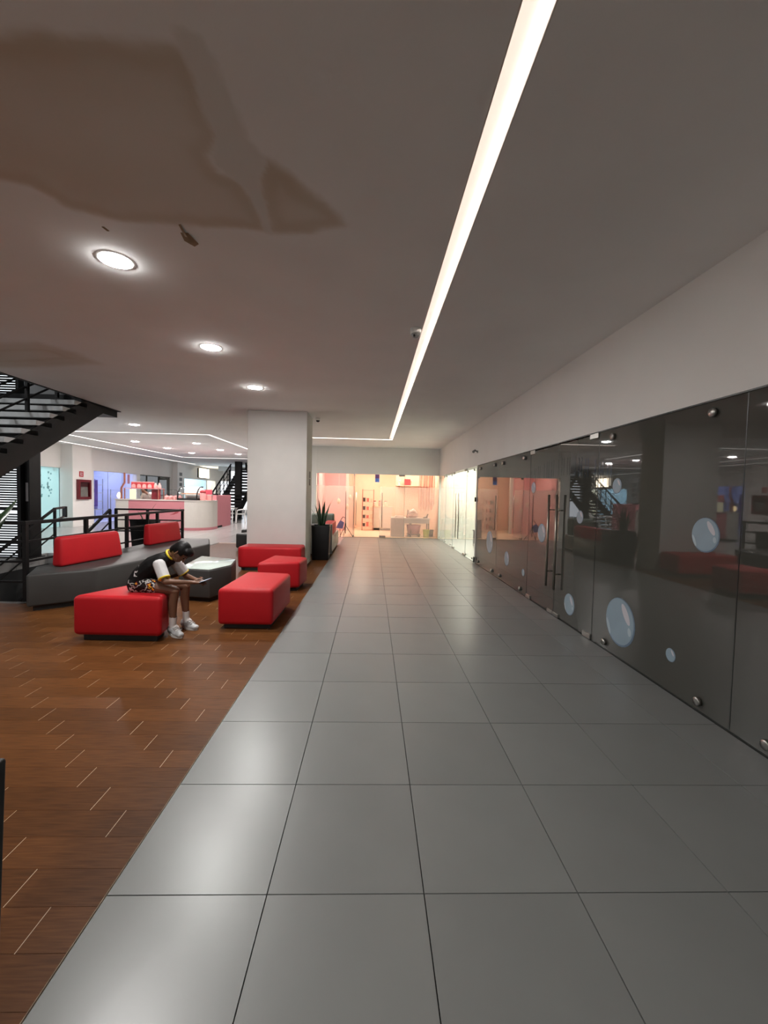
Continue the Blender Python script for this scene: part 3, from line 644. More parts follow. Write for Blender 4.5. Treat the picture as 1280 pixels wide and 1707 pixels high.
obj('hook_rod', MB().tube([(0.0, 0.05, 0.30), (0.02, 0.05, 0.0)], 0.01, 6), M_black, t)

# ================================================================== WHITE LIT SHOP (right, far)
M_swall = mat('bright_shop_wall', (0.62, 0.65, 0.58), 0.7, var=0.02)
wsw = obj('wall_white_shop', MB().box(GX+0.02, 5.6, 9.44, 9.52, 0, 2.95).box(GX+0.02, 5.6, YE-0.1, YE-0.02, 0, 2.95).box(5.5, 5.6, 9.5, YE, 0, 2.95).box(GX+0.02, 5.6, 9.44, YE, 2.9, 3.0), M_swall)
tag(wsw, 'bright white interior of the corner shop', 'wall', kind='structure')
tag(obj('floor', B(GX+0.012, 5.5, 9.5, YE-0.05, -0.1, -0.002), mat('white_shop_floor', (0.42, 0.44, 0.42), 0.25)), 'grey floor inside the white lit shop', 'floor', kind='structure')
M_wl = emis('white_shop_lamp', (1.0, 0.97, 0.84), L_SHOP_WHITE)
for k, (x, y) in enumerate(((2.88, 10.3), (2.88, 12.1), (2.88, 13.9), (3.1, 11.2), (3.1, 13.0))):
    lt = empty('ceiling_panel_light', 'square white ceiling light in the corner shop, %s' % ('by the near glass pane', 'by the glass doors', 'by the far glass panes', 'over the near shelf back', 'over the far shelf back')[k], 'ceiling light', 'corner shop ceiling lights', loc=(x, y, 2.89))
    obj('lens', B(-0.3, 0.3, -0.3, 0.3, -0.004, 0.0), M_wl, lt); obj('frame', MB().box(-0.32, 0.32, -0.32, 0.32, 0.0, 0.009), M_white, lt)
win3 = empty('window_3', 'clear glass front of the white lit corner shop', 'glass wall', kind='structure')
for y0, y1 in ((9.52, 10.55), (12.25, 13.5), (13.5, 14.78)): pane(GX, y0, y1, 0.012, 2.25, M_clear, win3, th=0.01)
for y in (10.55, 12.25, 13.5): obj('edge_seal', B(GX-0.005, GX+0.005, y-0.004, y+0.004, 0.01, 2.25), M_gedge, win3)
obj('jamb', B(GX-0.03, GX+0.05, 14.72, 14.88, 0, 2.26), M_swall, win3)
obj('jamb', B(GX-0.015, GX+0.03, 9.45, 9.53, 0, 2.25), mat('pale_jamb', (0.6, 0.58, 0.54), 0.5), win3)
obj('lock', B(GX-0.04, GX-0.01, 9.5, 9.56, 1.42, 1.52), M_black, win3); obj('lock', B(GX-0.04, GX-0.01, 9.46, 9.53, 0.02, 0.14), M_black, win3)
for y in (9.7, 10.35, 12.45, 13.3, 13.7, 14.5): standoff(y, 2.17, win3, 0.03); standoff(y, 0.08, win3, 0.03)
for n, (y0, y1, hy, hg) in enumerate(((10.555, 11.4, 11.2, 10.56), (11.41, 12.245, 11.55, 12.03))):
    d = empty('door_%d' % (n+5), ('clear glass door of the corner shop, nearer leaf', 'clear glass door of the corner shop, farther leaf')[n], 'glass door', kind='structure')
    pane(GX, y0, y1, 0.015, 2.23, M_clear, d, th=0.01); handle(hy, 0.38, 1.62, d, m=M_hbar)
    patch(hg, hg+0.2, 2.19, 2.245, d); patch(hg, hg+0.2, 0.006, 0.06, d)
M_gmet = mat('grey_frame', (0.4, 0.4, 0.36), 0.4, metal=0.7)
M_wsh = mat('wood_shelf', (0.62, 0.42, 0.22), 0.5)
M_gsh = mat('white_shelf', (0.78, 0.80, 0.72), 0.5)
for q, y in enumerate((12.2, 10.55)):
    t = empty('display_shelf', ('display shelf with wooden base board at the far end of the corner shop', 'display shelf with wooden base board nearer in the corner shop')[q], 'shelf', 'corner shop display shelves', loc=(3.55, y, 0))
    for x in (0, 0.4):
        for yy in (0.0, 1.5): obj('post', B(x, x+0.03, yy, yy+0.03, 0, 2.1), M_gmet, t)
    obj('shelf_board', B(0, 0.43, 0, 1.53, 0.62, 0.66), M_wsh, t)
    for z in (0.95, 1.25, 1.55, 1.85): obj('shelf_board', B(0, 0.43, 0, 1.53, z, z+0.015), M_gsh, t)
    obj('top_rail', B(0, 0.03, 0, 1.53, 2.07, 2.1), M_wsh, t); obj('floor_board', B(0, 0.43, 0, 1.53, 0.08, 0.1), M_gmet, t)
    for zi, z in enumerate((0.66, 0.965, 1.265, 1.565)):
        for i in range(5):
            yy = y+0.12+0.29*i
            bcol = ((0.75, 0.8, 0.75), (0.55, 0.65, 0.62), (0.85, 0.82, 0.65), (0.45, 0.55, 0.6))[(i*3+zi+q) % 4]
            bt = empty('glass_vase', '%s vase, %s board of the %s display shelf, %s place' % (('pale green', 'grey green', 'cream', 'blue grey')[(i*3+zi+q) % 4], ('wooden', 'second', 'third', 'top')[zi], ('far', 'near')[q], ('first', 'second', 'third', 'fourth', 'fifth')[i]), 'vase', 'glass vases in the corner shop', loc=(3.72, yy, z))
            hh = 0.16+0.03*((i+zi) % 3)
            obj('body', MB().lathe([(0.05, 0), (0.07, 0.05), (0.06, hh-0.04), (0.035, hh-0.01)], n=12), mat('vase_%d' % ((i*3+zi+q) % 4), bcol, 0.15), bt, True)
            obj('lip', MB().lathe([(0.034, hh-0.012), (0.045, hh)], n=12), mat('vase_%d' % ((i*3+zi+q) % 4), bcol, 0.15), bt, True)
t = empty('dark_bin', 'dark grey bin under the shelf in the corner shop', 'bin', loc=(3.3, 12.6, 0)); obj('bin_body', soften(B(-0.15, 0.15, -0.15, 0.15, 0, 0.48).mesh('bin_body'), 0.03, 2), None, t) if False else link('bin_body', soften(B(-0.15, 0.15, -0.15, 0.15, 0, 0.48).mesh('bin_body'), 0.03, 2), mat('slate', (0.07, 0.09, 0.10), 0.5), t); obj('lid', B(-0.16, 0.16, -0.16, 0.16, 0.48, 0.51), mat('slate', (0.07, 0.09, 0.10), 0.5), t)
for q in range(3):
    t = empty('shoe_box', ('white carton on the corner shop floor, nearest', 'white carton on the corner shop floor, middle', 'white carton on the corner shop floor, farthest')[q], 'box', 'cartons on the corner shop floor', loc=(3.0, 10.7+0.5*q, 0)); obj('carton', B(0, 0.25, 0, 0.32, 0, 0.14), M_plastic, t); obj('lid', B(-0.006, 0.256, -0.006, 0.326, 0.13, 0.16), M_white, t)

# ================================================================== CAFE WALL SHOPS (left)
def shop_box(y0, y1, colr, wallc, strength, name, label, depth=2.2):
    x1 = XL-0.2; x0 = x1-depth
    wm = mat(name+'_wall', wallc, 0.8, var=0.03)
    o = obj('wall_'+name, MB().box(x0-0.1, x0, y0, y1, 0, 2.9).box(x0, x1, y0-0.08, y0, 0, 2.9).box(x0, x1, y1, y1+0.08, 0, 2.9).box(x0, x1, y0, y1, 2.85, 2.95).box(x0, x1+0.2, y0, y1, -0.1, -0.001), wm)
    tag(o, label, 'wall', kind='structure')
    lt = empty('ceiling_panel_light', 'ceiling light of the '+label.split(' interior')[0], 'ceiling light', loc=((x0+x1)/2, (y0+y1)/2, 2.84))
    obj('lens', B(-0.4, 0.4, -(y1-y0)*0.35, (y1-y0)*0.35, -0.004, 0), emis(name+'_lamp', colr, strength), lt); obj('frame', B(-0.42, 0.42, -(y1-y0)*0.35-0.02, (y1-y0)*0.35+0.02, 0, 0.009), M_white, lt)
    return o
shop_box(14.4, 16.6, (0.74, 0.97, 1.0), (0.78, 0.85, 0.86), 4.0, 'teal_shop', 'teal lit shop interior behind frosted glass')
win4 = empty('window_4', 'frosted teal glass with small blossom print', 'glass wall', kind='structure')
pane(XL-0.03, 14.4, 16.42, 0.01, 2.29, clear_glass('teal_frost', film=0.85, filmcol=(0.80, 0.95, 0.95)), win4, th=0.012)
standoff(16.2, 2.2, win4, 0.04, x=XL-0.03)
bl = mat('blossom_grey', (0.22, 0.42, 0.45), 0.6)
for k in range(22):
    y = 15.5+0.62*random.random(); z = 1.15+0.95*random.random()
    obj('blossom', MB().lathe([(0.028+0.02*random.random(), 0), (0.002, -0.002)], c=(XL-0.0225, y, z), n=8, axis='x'), bl, win4)
shop_box(18.4, 21.7, (0.55, 0.62, 1.0), (0.7, 0.74, 0.9), 4.0, 'blue_shop', 'blue lit shop interior beside the fire cabinet')
win5 = empty('window_5', 'clear glass front of the blue lit shop', 'glass wall', kind='structure')
for y0, y1 in ((18.4, 19.4), (19.4, 20.5), (20.5, 21.7)): pane(XL-0.03, y0, y1, 0.01, 2.29, M_clear, win5, th=0.01)
for y in (19.4, 20.5): obj('edge_seal', B(XL-0.036, XL-0.024, y-0.006, y+0.006, 0.01, 2.29), M_chrome, win5)
for y in (19.3, 19.5): obj('handle', MB().tube([(XL+0.03, y, 0.6), (XL+0.03, y, 1.5)], 0.016, 8), M_chrome, win5, True)
t = simple_shelf('glass_cabinet', 'pale shelving unit inside the blue lit shop', (XL-1.6, 18.9, 0), 0.4, 2.0, 2.0, (0.1, 0.5, 0.9, 1.3, 1.7), M_plastic, M_chrome)
for i in range(4):
    for zi, z in enumerate((0.525, 0.925, 1.325)):
        tag(link('storage_box', soften(B(XL-1.55, XL-1.3, 19.0+0.45*i, 19.3+0.45*i, z, z+0.2).mesh('storage_box'), 0.01, 1), mat('sb_%d' % ((i+zi) % 3), ((0.2, 0.2, 0.5), (0.6, 0.6, 0.75), (0.3, 0.25, 0.45))[(i+zi) % 3], 0.5)), '%s storage box on the %s board of the blue shop shelf, %s place' % (('navy', 'lilac', 'violet')[(i+zi) % 3], ('lower', 'middle', 'upper')[zi], ('first', 'second', 'third', 'fourth')[i]), 'box', 'boxes in the blue shop')
tag(obj('purple_banner', B(XL+0.004, XL+0.02, 18.42, 18.62, 0.75, 1.9), mat('violet_banner', (0.10, 0.06, 0.35), 0.5, var=0.2)), 'violet banner at the edge of the blue lit shop', 'banner')
tag(obj('pink_notice', B(XL-0.02, XL-0.012, 20.9, 21.1, 1.8, 2.25), mat('notice_pink', (0.75, 0.35, 0.45), 0.6)), 'narrow pink notice on the blue shop glass', 'notice')
shop_box(9.0, 12.2, (0.55, 0.65, 0.8), (0.35, 0.36, 0.38), 0.4, 'dim_shop', 'dim shop interior opposite the dark glass')
win6 = empty('window_6', 'dark glass front of a closed shop along the cafe wall', 'glass wall', kind='structure')
pane(XL-0.03, 9.0, 10.6, 0.01, 2.29, M_dglass, win6); pane(XL-0.03, 10.6, 12.2, 0.01, 2.29, M_dglass, win6)
win7 = empty('window_7', 'dark grey window over the low wall behind the cafe', 'window', kind='structure')
pane(XL-0.03, 22.0, 23.6, 1.2, 2.29, M_dglass, win7); pane(XL-0.03, 23.6, 25.2, 1.2, 2.29, M_dglass, win7)
obj('window_frame', MB().box(XL-0.06, XL+0.01, 22.0, 25.2, 2.26, 2.3).box(XL-0.06, XL+0.01, 22.0, 25.2, 1.2, 1.24), M_steel, win7)
shop_box(27.1, 30.6, (0.6, 0.85, 1.0), (0.7, 0.8, 0.85), 9.0, 'ice_shop', 'ice blue lit shop interior under the glowing sign')
win8 = empty('window_8', 'glass front of the ice blue lit shop', 'glass wall', kind='structure')
for y0, y1 in ((27.1, 28.3), (28.3, 29.5), (29.5, 30.6)): pane(XL-0.03, y0, y1, 0.01, 2.29, M_clear, win8, th=0.01)
shop_box(30.8, 32.4, (1.0, 0.95, 0.9), (0.85, 0.83, 0.8), 16.0, 'bright_shop', 'bright white lit shop interior at the far end')
win9 = empty('window_9', 'glass front of the bright far shop', 'glass wall', kind='structure')
pane(XL-0.03, 30.8, 32.4, 0.01, 2.29, M_clear, win9, th=0.01)
t = empty('glowing_sign', 'glowing warm white sign box over the ice blue shop', 'sign', loc=(XL, 29.1, 2.46))
obj('face', B(0.12, 0.13, 0, 1.7, 0, 0.62), emis('sign_face', (1.0, 0.84, 0.62), 7.0), t); obj('case', B(0.002, 0.118, -0.02, 1.72, -0.02, 0.64), M_steel, t)
# fire extinguisher cabinet on the pillar
t = empty('fire_cabinet', 'red fire cabinet with glass pane on the white pillar', 'fire cabinet', loc=(-11.66, 16.70, 1.08))
M_fred = mat('fire_red', (0.14, 0.007, 0.012), 0.4)
obj('back_box', B(0.001, 0.012, 0.0, 0.74, 0, 0.79), mat('dark_red', (0.05, 0.004, 0.006), 0.5), t)
obj('frame', MB().box(0.012, 0.1, 0, 0.09, 0, 0.79).box(0.012, 0.1, 0.65, 0.74, 0, 0.79).box(0.012, 0.1, 0.09, 0.65, 0, 0.1).box(0.012, 0.1, 0.09, 0.65, 0.69, 0.79), M_fred, t)
obj('hose_bag', MB().prism_dir([(0.014, 0.14, 0.1), (0.014, 0.58, 0.1), (0.014, 0.55, 0.5), (0.014, 0.17, 0.5)], (0.05, 0, 0)), mat('canvas', (0.20, 0.19, 0.17), 0.8, var=0.15), t)
obj('pane', B(0.085, 0.09, 0.09, 0.65, 0.1, 0.69), M_clear, t)
t = empty('fire_sign', 'small red fire equipment sign above the fire cabinet', 'sign', loc=(-11.66, 16.86, 1.98))
obj('plate', B(0.001, 0.008, 0, 0.24, 0, 0.22), mat('sign_red', (0.5, 0.03, 0.04), 0.5), t)
obj('symbol', MB().box(0.008, 0.0095, 0.06, 0.10, 0.04, 0.18).box(0.008, 0.0095, 0.12, 0.18, 0.05, 0.09).box(0.008, 0.0095, 0.12, 0.18, 0.13, 0.17), mat('sign_white', (0.7, 0.6, 0.6), 0.5), t)

# ================================================================== STAIRS
def flight(name, label, x0, x1, y0, z0, n, run=0.295, rise=0.1755, tread_m=None, th=0.085, top_ext=0.0):
    """straight flight climbing in +y; treads are slabs resting on two stringers"""
    t = empty(name, label, 'staircase')
    ln = run*n; zt = lambda y: z0+rise+(y-y0)*rise/run          # tread-top line through the front edges
    for x in (x0, x1-0.06):
        ya, yb = y0-0.12, y0+ln-0.05+top_ext
        obj('stringer', MB().prism_dir([(x, ya, zt(ya)-th-0.02), (x, yb, zt(yb)-th-0.02), (x, yb, zt(yb)-th-0.48), (x, y0+(th+0.48-rise)*run/rise, z0), (x, ya, z0)], (0.06, 0, 0)), M_steel, t)
    me = soften(B(x0-0.02, x1+0.0, -0.02, run+0.03, -th, 0).mesh('tread'), 0.006, 1, smooth=False); me.materials.append(tread_m or M_concrete)
    bk = B(x0+0.06, x1-0.06, 0.04, run-0.04, -th-0.06, -th-0.002).mesh('tread_bracket'); bk.materials.append(M_steel)
    for i in range(n):
        q = link('tread', me, parent=t, loc=(0, y0+run*i, z0+rise*(i+1)))
        link('tread_bracket', bk, parent=q)
    return t
up_fl = flight('staircase', 'black steel staircase with grey stone treads climbing to the upper floor', -7.25, -5.55, 2.92, 0.0, 18, top_ext=0.75)
obj('landing', B(-7.25, -5.57, 8.22, 9.24, H-0.14, H+0.10), M_steel, up_fl)
# handrail of the climbing flight (on its near side)
def sloped_rail(parent, x, ya, za, yb, zb, hs=(0.0, -0.25, -0.5), posts=4, base=1.0, r=0.02):
    for i, h in enumerate(hs):
        obj('top_rail' if i == 0 else 'mid_rail', MB().bar((x, ya, za+h), (x, yb, zb+h), 0.045 if i == 0 else 0.022, 0.045 if i == 0 else 0.022), M_steel, parent)
    for k in range(posts):
        f = k/(posts-1); y = ya+(yb-ya)*f; z = za+(zb-za)*f
        obj('post', B(x-0.022, x+0.022, y-0.022, y+0.022, z-base, z), M_steel, parent)
tl = lambda y: 0.1755+(y-2.92)*0.595
for xr, lab in ((-6.0, 'black handrail along the climbing staircase'), (-7.2, 'black handrail on the far side of the climbing staircase')):
    hr = empty('stair_railing', lab, 'railing')
    for h, w_ in ((0.21, 0.026), (0.41, 0.026), (0.62, 0.026), (0.9, 0.05)):
        obj('top_rail' if h > 0.8 else 'mid_rail', MB().bar((xr, 3.1, tl(3.1)+h), (xr, 8.15, tl(8.15)+h), w_, w_), M_steel, hr)
    for y in (3.2, 4.6, 6.0, 7.42, 8.1): obj('post', B(xr-0.025, xr+0.025, y-0.025, y+0.025, tl(y)-0.03, tl(y)+0.9), M_steel, hr)
dn = flight('staircase', 'dark staircase going down behind the charcoal bench', -7.12, -6.0, 5.68, -2.65, 14, tread_m=mat('dark_tread', (0.10, 0.10, 0.10), 0.7))
hd = empty('stair_railing', 'black railing on the bench side of the stairs going down', 'railing')
sloped_rail(hd, -6.05, 6.0, -1.2, 9.75, 1.05, hs=(0, -0.28, -0.56), posts=3, base=1.0)
hd2 = empty('stair_railing', 'black railing beside the black post on the stairs going down', 'railing')
sloped_rail(hd2, -7.15, 6.0, -0.90, 9.55, 1.05, hs=(0, -0.28, -0.56), posts=3, base=1.02)
obj('end_loop', MB().bar((-7.15, 9.53, 1.05), (-7.4, 10.2, 1.06), 0.045, 0.045).bar((-7.4, 10.2, 1.08), (-7.4, 10.2, 0.82), 0.09, 0.045).bar((-7.4, 10.2, 0.84), (-7.16, 9.6, 0.80), 0.03, 0.03), M_steel, hd2)
# guard railing round the void
gr = empty('guard_railing', 'black steel guard railing behind the charcoal bench', 'railing')
ry = (5.63, 6.80, 7.91, 9.02, 10.2)
for y in ry: obj('post', B(-4.625, -4.575, y-0.025, y+0.025, 0.0, 1.05), M_steel, gr)
obj('top_rail', MB().bar((-4.6, 5.6, 1.05), (-4.6, 10.23, 1.05), 0.06, 0.045), M_steel, gr)
for z in (0.26, 0.53, 0.80): obj('mid_rail', MB().bar((-4.6, 5.6, z), (-4.6, 10.2, z), 0.022, 0.028), M_steel, gr)
gb = empty('guard_railing', 'black steel guard railing across the far end of the stair void', 'railing')
for x in (-6.08, -5.34): obj('post', B(x-0.025, x+0.025, 10.0, 10.05, 0.0, 1.05), M_steel, gb)
obj('top_rail', MB().bar((-6.1, 10.02, 1.05), (-4.63, 10.19, 1.05), 0.05, 0.04), M_steel, gb)
for z in (0.53, 0.80): obj('mid_rail', MB().bar((-6.1, 10.02, z), (-4.63, 10.19, z), 0.022, 0.028), M_steel, gb)
gf = empty('guard_railing', 'black steel guard railing at the near end of the stair void', 'railing')
for x in (-5.15, -5.8, -6.6, -7.5): obj('post', B(x-0.025, x+0.025, 5.60, 5.65, 0.0, 1.05), M_steel, gf)
obj('top_rail', MB().bar((-7.52, 5.63, 1.05), (-4.63, 5.63, 1.05), 0.06, 0.045), M_steel, gf)
for z in (0.26, 0.53, 0.80): obj('mid_rail', MB().bar((-7.52, 5.63, z), (-4.63, 5.63, z), 0.022, 0.028), M_steel, gf)
# black steel post under the flight
bp = empty('steel_post', 'thick black steel post carrying the staircase', 'post')
obj('flange', B(-7.49, -7.46, 9.02, 9.32, 0.0, H-0.14), M_steel, bp); obj('flange', B(-7.30, -7.27, 9.02, 9.32, 0.0, H-0.14), M_steel, bp); obj('web', B(-7.46, -7.30, 9.14, 9.18, 0.0, H-0.14), M_steel, bp)
obj('base_plate', B(-7.54, -7.22, 8.98, 9.36, 0.0, 0.02), M_steel, bp)
tag(obj('wall_notice', B(-7.44, -7.36, 9.125, 9.138, 1.22, 1.62), mat('dull_notice', (0.25, 0.22, 0.22), 0.7)), 'dull paper notice on the black steel post', 'notice')
# louvred window beside it
lw = empty('window_10', 'louvred window with bright daylight behind dark slats', 'window', kind='structure')
obj('daylight_pane', B(-9.6, -7.52, 9.16, 9.17, 0.02, 5.2), emis('daylight_pane', (0.86, 0.93, 1.0), 0.75), lw)
obj('window_frame', MB().box(-7.56, -7.50, 9.05, 9.2, 0, 5.25).box(-9.66, -9.6, 9.05, 9.2, 0, 5.25).box(-9.6, -7.56, 9.05, 9.2, 5.2, 5.26).box(-9.6, -7.56, 9.05, 9.2, 0, 0.02).box(-9.6, -7.56, 9.06, 9.19, 1.02, 1.09).box(-9.6, -7.56, 9.06, 9.15, 3.2, 3.35), M_steel, lw)
sl = MB().prism_dir([(-9.6, 9.09, 0.002), (-9.6, 9.10, 0.006), (-9.6, 9.128, -0.024), (-9.6, 9.118, -0.030)], (2.04, 0, 0)).mesh('slat'); sl.materials.append(M_steel)
z = 0.06
while z < 5.18:
    if not (0.99 < z < 1.12 or 3.18 < z < 3.38): link('slat', sl, parent=lw, loc=(0, 0, z))
    z += 0.052

# ================================================================== SEATING
def ottoman(label, poly, h=0.46, m=None, z0=0.055, off=0.045, inset=0.05, grp='red ottomans'):
    cx = sum(p[0] for p in poly)/len(poly); cy = sum(p[1] for p in poly)/len(poly)
    t = empty('ottoman', label, 'ottoman', grp, loc=(cx, cy, 0))
    P = [(x-cx, y-cy) for x, y in poly]
    sobj('cushion', MB().prism(P, z0, h), m or M_red, t, off, 4, 20)
    k = 1-inset*2/ (max(abs(p[0]) for p in P)+max(abs(p[1]) for p in P))*1.4
    obj('plinth', MB().prism([(x*k, y*k) for x, y in P], 0, z0+0.01), M_black, t)
    # stitched seam running round just under the top edge
    s = 1.002
    obj('seam', MB().prism([(x*s, y*s) for x, y in P], h-0.062, h-0.058), m or M_red, t) if False else None
    return t
ottoman('red ottoman the boy is sitting on', [(-2.97, 4.17), (-2.08, 4.15), (-2.12, 4.40), (-2.32, 4.74), (-2.70, 4.74)])
ottoman('red ottoman with slanted sides closest to the grey tiles', [(-1.68, 4.56), (-1.07, 4.56), (-1.06, 5.52), (-1.66, 5.62)])
ottoman('red ottoman between the slanted one and the column bench', [(-1.72, 6.28), (-1.10, 6.42), (-1.06, 6.95), (-1.66, 7.12)])
ottoman('long red bench standing against the white column', [(-2.60, 8.12), (-2.5, 8.05), (-1.36, 8.10), (-1.38, 8.68), (-2.58, 8.68)])
ottoman('dark ottoman far behind beside the white column', [(-3.55, 10.9), (-2.95, 10.6), (-2.75, 11.3), (-3.3, 11.5)], 0.44, M_dgrey, grp='dark ottomans')
ottoman('dark ottoman with pale top edge, farthest of the dark ones', [(-3.75, 12.0), (-3.2, 12.0), (-3.2, 12.6), (-3.75, 12.6)], 0.44, M_dgrey, grp='dark ottomans')
# grey low table with pale top
t = empty('low_table', 'charcoal low table with a pale glass top beside the boy', 'table')
P = [(-2.66, 5.78), (-2.20, 5.68), (-2.04, 6.10), (-2.14, 6.62), (-2.80, 6.90)]
sobj('body', MB().prism(P, 0.055, 0.445), M_dgrey, t, 0.02, 3, 20)
obj('plinth', MB().prism([((x+2.37)*0.9-2.37, (y-6.2)*0.9+6.2) for x, y in P], 0, 0.06), M_black, t)
sobj('glass_top', MB().prism([((x+2.37)*0.97-2.37, (y-6.2)*0.97+6.2) for x, y in P], 0.445, 0.457), mat('pale_glass_top', (0.50, 0.56, 0.52), 0.12), t, 0.003, 1)
# long charcoal bench with two red back cushions
t = empty('long_bench', 'long angled charcoal bench in front of the black railing', 'bench')
P = [(-4.50, 5.66), (-4.17, 5.10), (-3.62, 5.55), (-3.46, 6.3), (-3.40, 7.2), (-3.26, 8.45), (-3.62, 9.35), (-4.47, 9.35)]
sobj('seat', MB().prism(P, 0.06, 0.465), M_dgrey, t, 0.03, 3, 14)
obj('plinth', MB().prism([((x+4.0)*0.9-4.0, (y-7.1)*0.96+7.1) for x, y in P], 0, 0.07), M_black, t)
def back_cushion(label, a, b, th=0.17, h=0.40, z0=0.465):
    a = Vector((*a, 0)); b = Vector((*b, 0)); d = (b-a).normalized(); n = Vector((-d.y, d.x, 0)); ln = (b-a).length
    t = empty('back_cushion', label, 'cushion', 'red back cushions on the charcoal bench', loc=(a.x, a.y, z0))
    vs = []
    for q, zz, lean, pinch in ((0, 0, 0, 0), (1, h, 0.05, 0.035)):
        for s, w0 in ((0, 0), (1, 0), (1, 1), (0, 1)):
            p = d*(pinch if s == 0 else ln-pinch)+n*(lean+(th-0.05*q)*w0); vs.append((p.x, p.y, zz))
    mb = MB().add(vs, [(0, 3, 2, 1), (4, 5, 6, 7), (0, 1, 5, 4), (1, 2, 6, 5), (2, 3, 7, 6), (3, 0, 4, 7)])
    sobj('pad', mb, M_red, t, 0.045, 4, 20)
    obj('foot_strip', MB().bar(d*0.1+n*(th/2)+Vector((0, 0, 0.004)), d*(ln-0.1)+n*(th/2)+Vector((0, 0, 0.004)), 0.05, 0.008), M_black, t)
back_cushion('red back cushion on the bench nearer the viewer', (-4.12, 5.62), (-3.95, 6.72))
back_cushion('red back cushion on the bench nearer the cafe', (-4.18, 7.95), (-4.07, 9.02))
# sofa behind the planter
t = empty('sofa', 'pale grey sofa with green-grey back behind the black planter', 'sofa')
sobj('base', MB().box(-1.75, -0.98, 10.25, 12.4, 0.06, 0.46), M_lgrey, t, 0.02, 2); obj('plinth', B(-1.7, -1.02, 10.3, 12.35, 0, 0.06), M_black, t)
sobj('side_panel', MB().box(-1.72, -0.96, 10.16, 10.25, 0.04, 0.78), M_lgrey, t, 0.015, 2)
sobj('backrest', MB().box(-1.75, -1.10, 12.05, 12.38, 0.46, 0.95), mat('sage_fabric', (0.17, 0.20, 0.165), 0.7), t, 0.05, 3)
t = empty('sofa_cushion', 'red block cushion standing on the pale grey sofa', 'cushion'); sobj('pad', MB().box(-1.25, -1.0, 10.3, 11.7, 0.462, 0.78), M_red, t, 0.03, 3)
obj('piping', MB().box(-1.252, -0.998, 10.33, 11.67, 0.62, 0.626), M_red, t)

# ================================================================== PLANTERS
def leaf_mesh(h, wd, lean, az, curl=0.2, n=7):
    vs = []; d = Vector((math.cos(az), math.sin(az), 0)); s = Vector((-math.sin(az), math.cos(az), 0))
    for i in range(n+1):
        f = i/n; c = d*(lean*f**1.7)+Vector((0, 0, h*(f-curl*0.25*f*f)))
        wv = wd*(0.55+0.9*f*(1-f)*2)*(1-f**4)+0.001; th = 0.006*(1-f)+0.001
        vs += [c-s*wv/2, c+d*th-Vector((0, 0, th*0.2)), c+s*wv/2, c-d*th]
    fs = [(0, 3, 2, 1)]
    for i in range(n):
        for k in range(4): a = i*4+k; b = i*4+(k+1) % 4; fs.append((a, b, b+4, a+4))
    fs.append((n*4, n*4+1, n*4+2, n*4+3))
    return MB().add(vs, fs)
def planter(label, loc, leaves, hp=0.8, wt=0.205, wb=0.185):
    t = empty('potted_plant', label, 'potted plant', 'black planters with snake plants', loc=loc)
    mb = MB()
    o, i_ = [(-1, -1), (1, -1), (1, 1), (-1, 1)], 0.9
    vs = [(x*wb, y*wb, 0) for x, y in o]+[(x*wt, y*wt, hp) for x, y in o]+[(x*wt*i_, y*wt*i_, hp) for x, y in o]+[(x*wt*i_, y*wt*i_, hp-0.06) for x, y in o]
    fs = [(3, 2, 1, 0)]+[(k, (k+1) % 4, 4+(k+1) % 4, 4+k) for k in range(4)]+[(4+k, 4+(k+1) % 4, 8+(k+1) % 4, 8+k) for k in range(4)]+[(8+k, 8+(k+1) % 4, 12+(k+1) % 4, 12+k) for k in range(4)]+[(12, 13, 14, 15)]
    sobj('pot', mb.add(vs, fs), M_pot, t, 0.008, 2)
    obj('soil', B(-wt*0.88, wt*0.88, -wt*0.88, wt*0.88, hp-0.08, hp-0.045), M_soil, t)
    for (x, y, h, wd, lean, az) in leaves:
        obj('leaf', leaf_mesh(h, wd, lean, az), M_leaf, t, True).location = (x, y, hp-0.05)
    return t
planter('black planter with a snake plant at the foot of the white column', (-1.165, 9.67, 0), [(-0.06, 0, 0.55, 0.07, 0.28, PI), (-0.03, -0.05, 0.55, 0.08, 0.16, 2.6), (0.0, 0, 0.82, 0.08, 0.04, 0.3), (0.02, 0.05, 0.66, 0.08, 0.12, 5.2), (0.05, 0, 0.84, 0.065, 0.30, 0.05), (0.03, -0.06, 0.48, 0.07, 0.14, 0.5), (-0.06, 0.06, 0.46, 0.07, 0.08, 2.0), (0.06, 0.06, 0.6, 0.065, 0.2, 0.9), (-0.02, 0.02, 0.7, 0.07, 0.1, 2.4)])
planter('black planter with a snake plant, close at the edge of the wood floor', (-1.175, 0.915, 0), [(0.0, 0.05, 0.78, 0.17, 0.39, 1.45), (-0.05, 0.0, 0.70, 0.10, 0.3, 2.4), (0.0, -0.06, 0.68, 0.09, 0.2, 4.6), (-0.06, 0.06, 0.62, 0.10, 0.34, 1.75), (0.03, -0.02, 0.6, 0.08, 0.08, 5.2)])
planter('black planter with a bent snake plant behind the black railing', (-5.62, 10.45, 0), [(0.06, 0, 0.50, 0.055, 0.20, 0.2), (-0.06, 0, 0.30, 0.05, 0.15, PI), (0, 0.03, 0.34, 0.05, 0.04, 1.2), (-0.02, -0.05, 0.26, 0.05, 0.1, 3.9)], hp=0.78, wt=0.25, wb=0.21)
# ================================================================== CAFE COUNTER
ct = empty('cafe_counter', 'pink and white cafe counter with a rounded white end', 'counter')
CY = 16.0
obj('white_panel', B(-9.72, -9.24, CY, CY+0.6, 0.08, 1.12), M_white, ct)
obj('pink_panel', B(-9.24, -7.15, CY, CY+0.6, 0.08, 1.12), M_pink, ct)
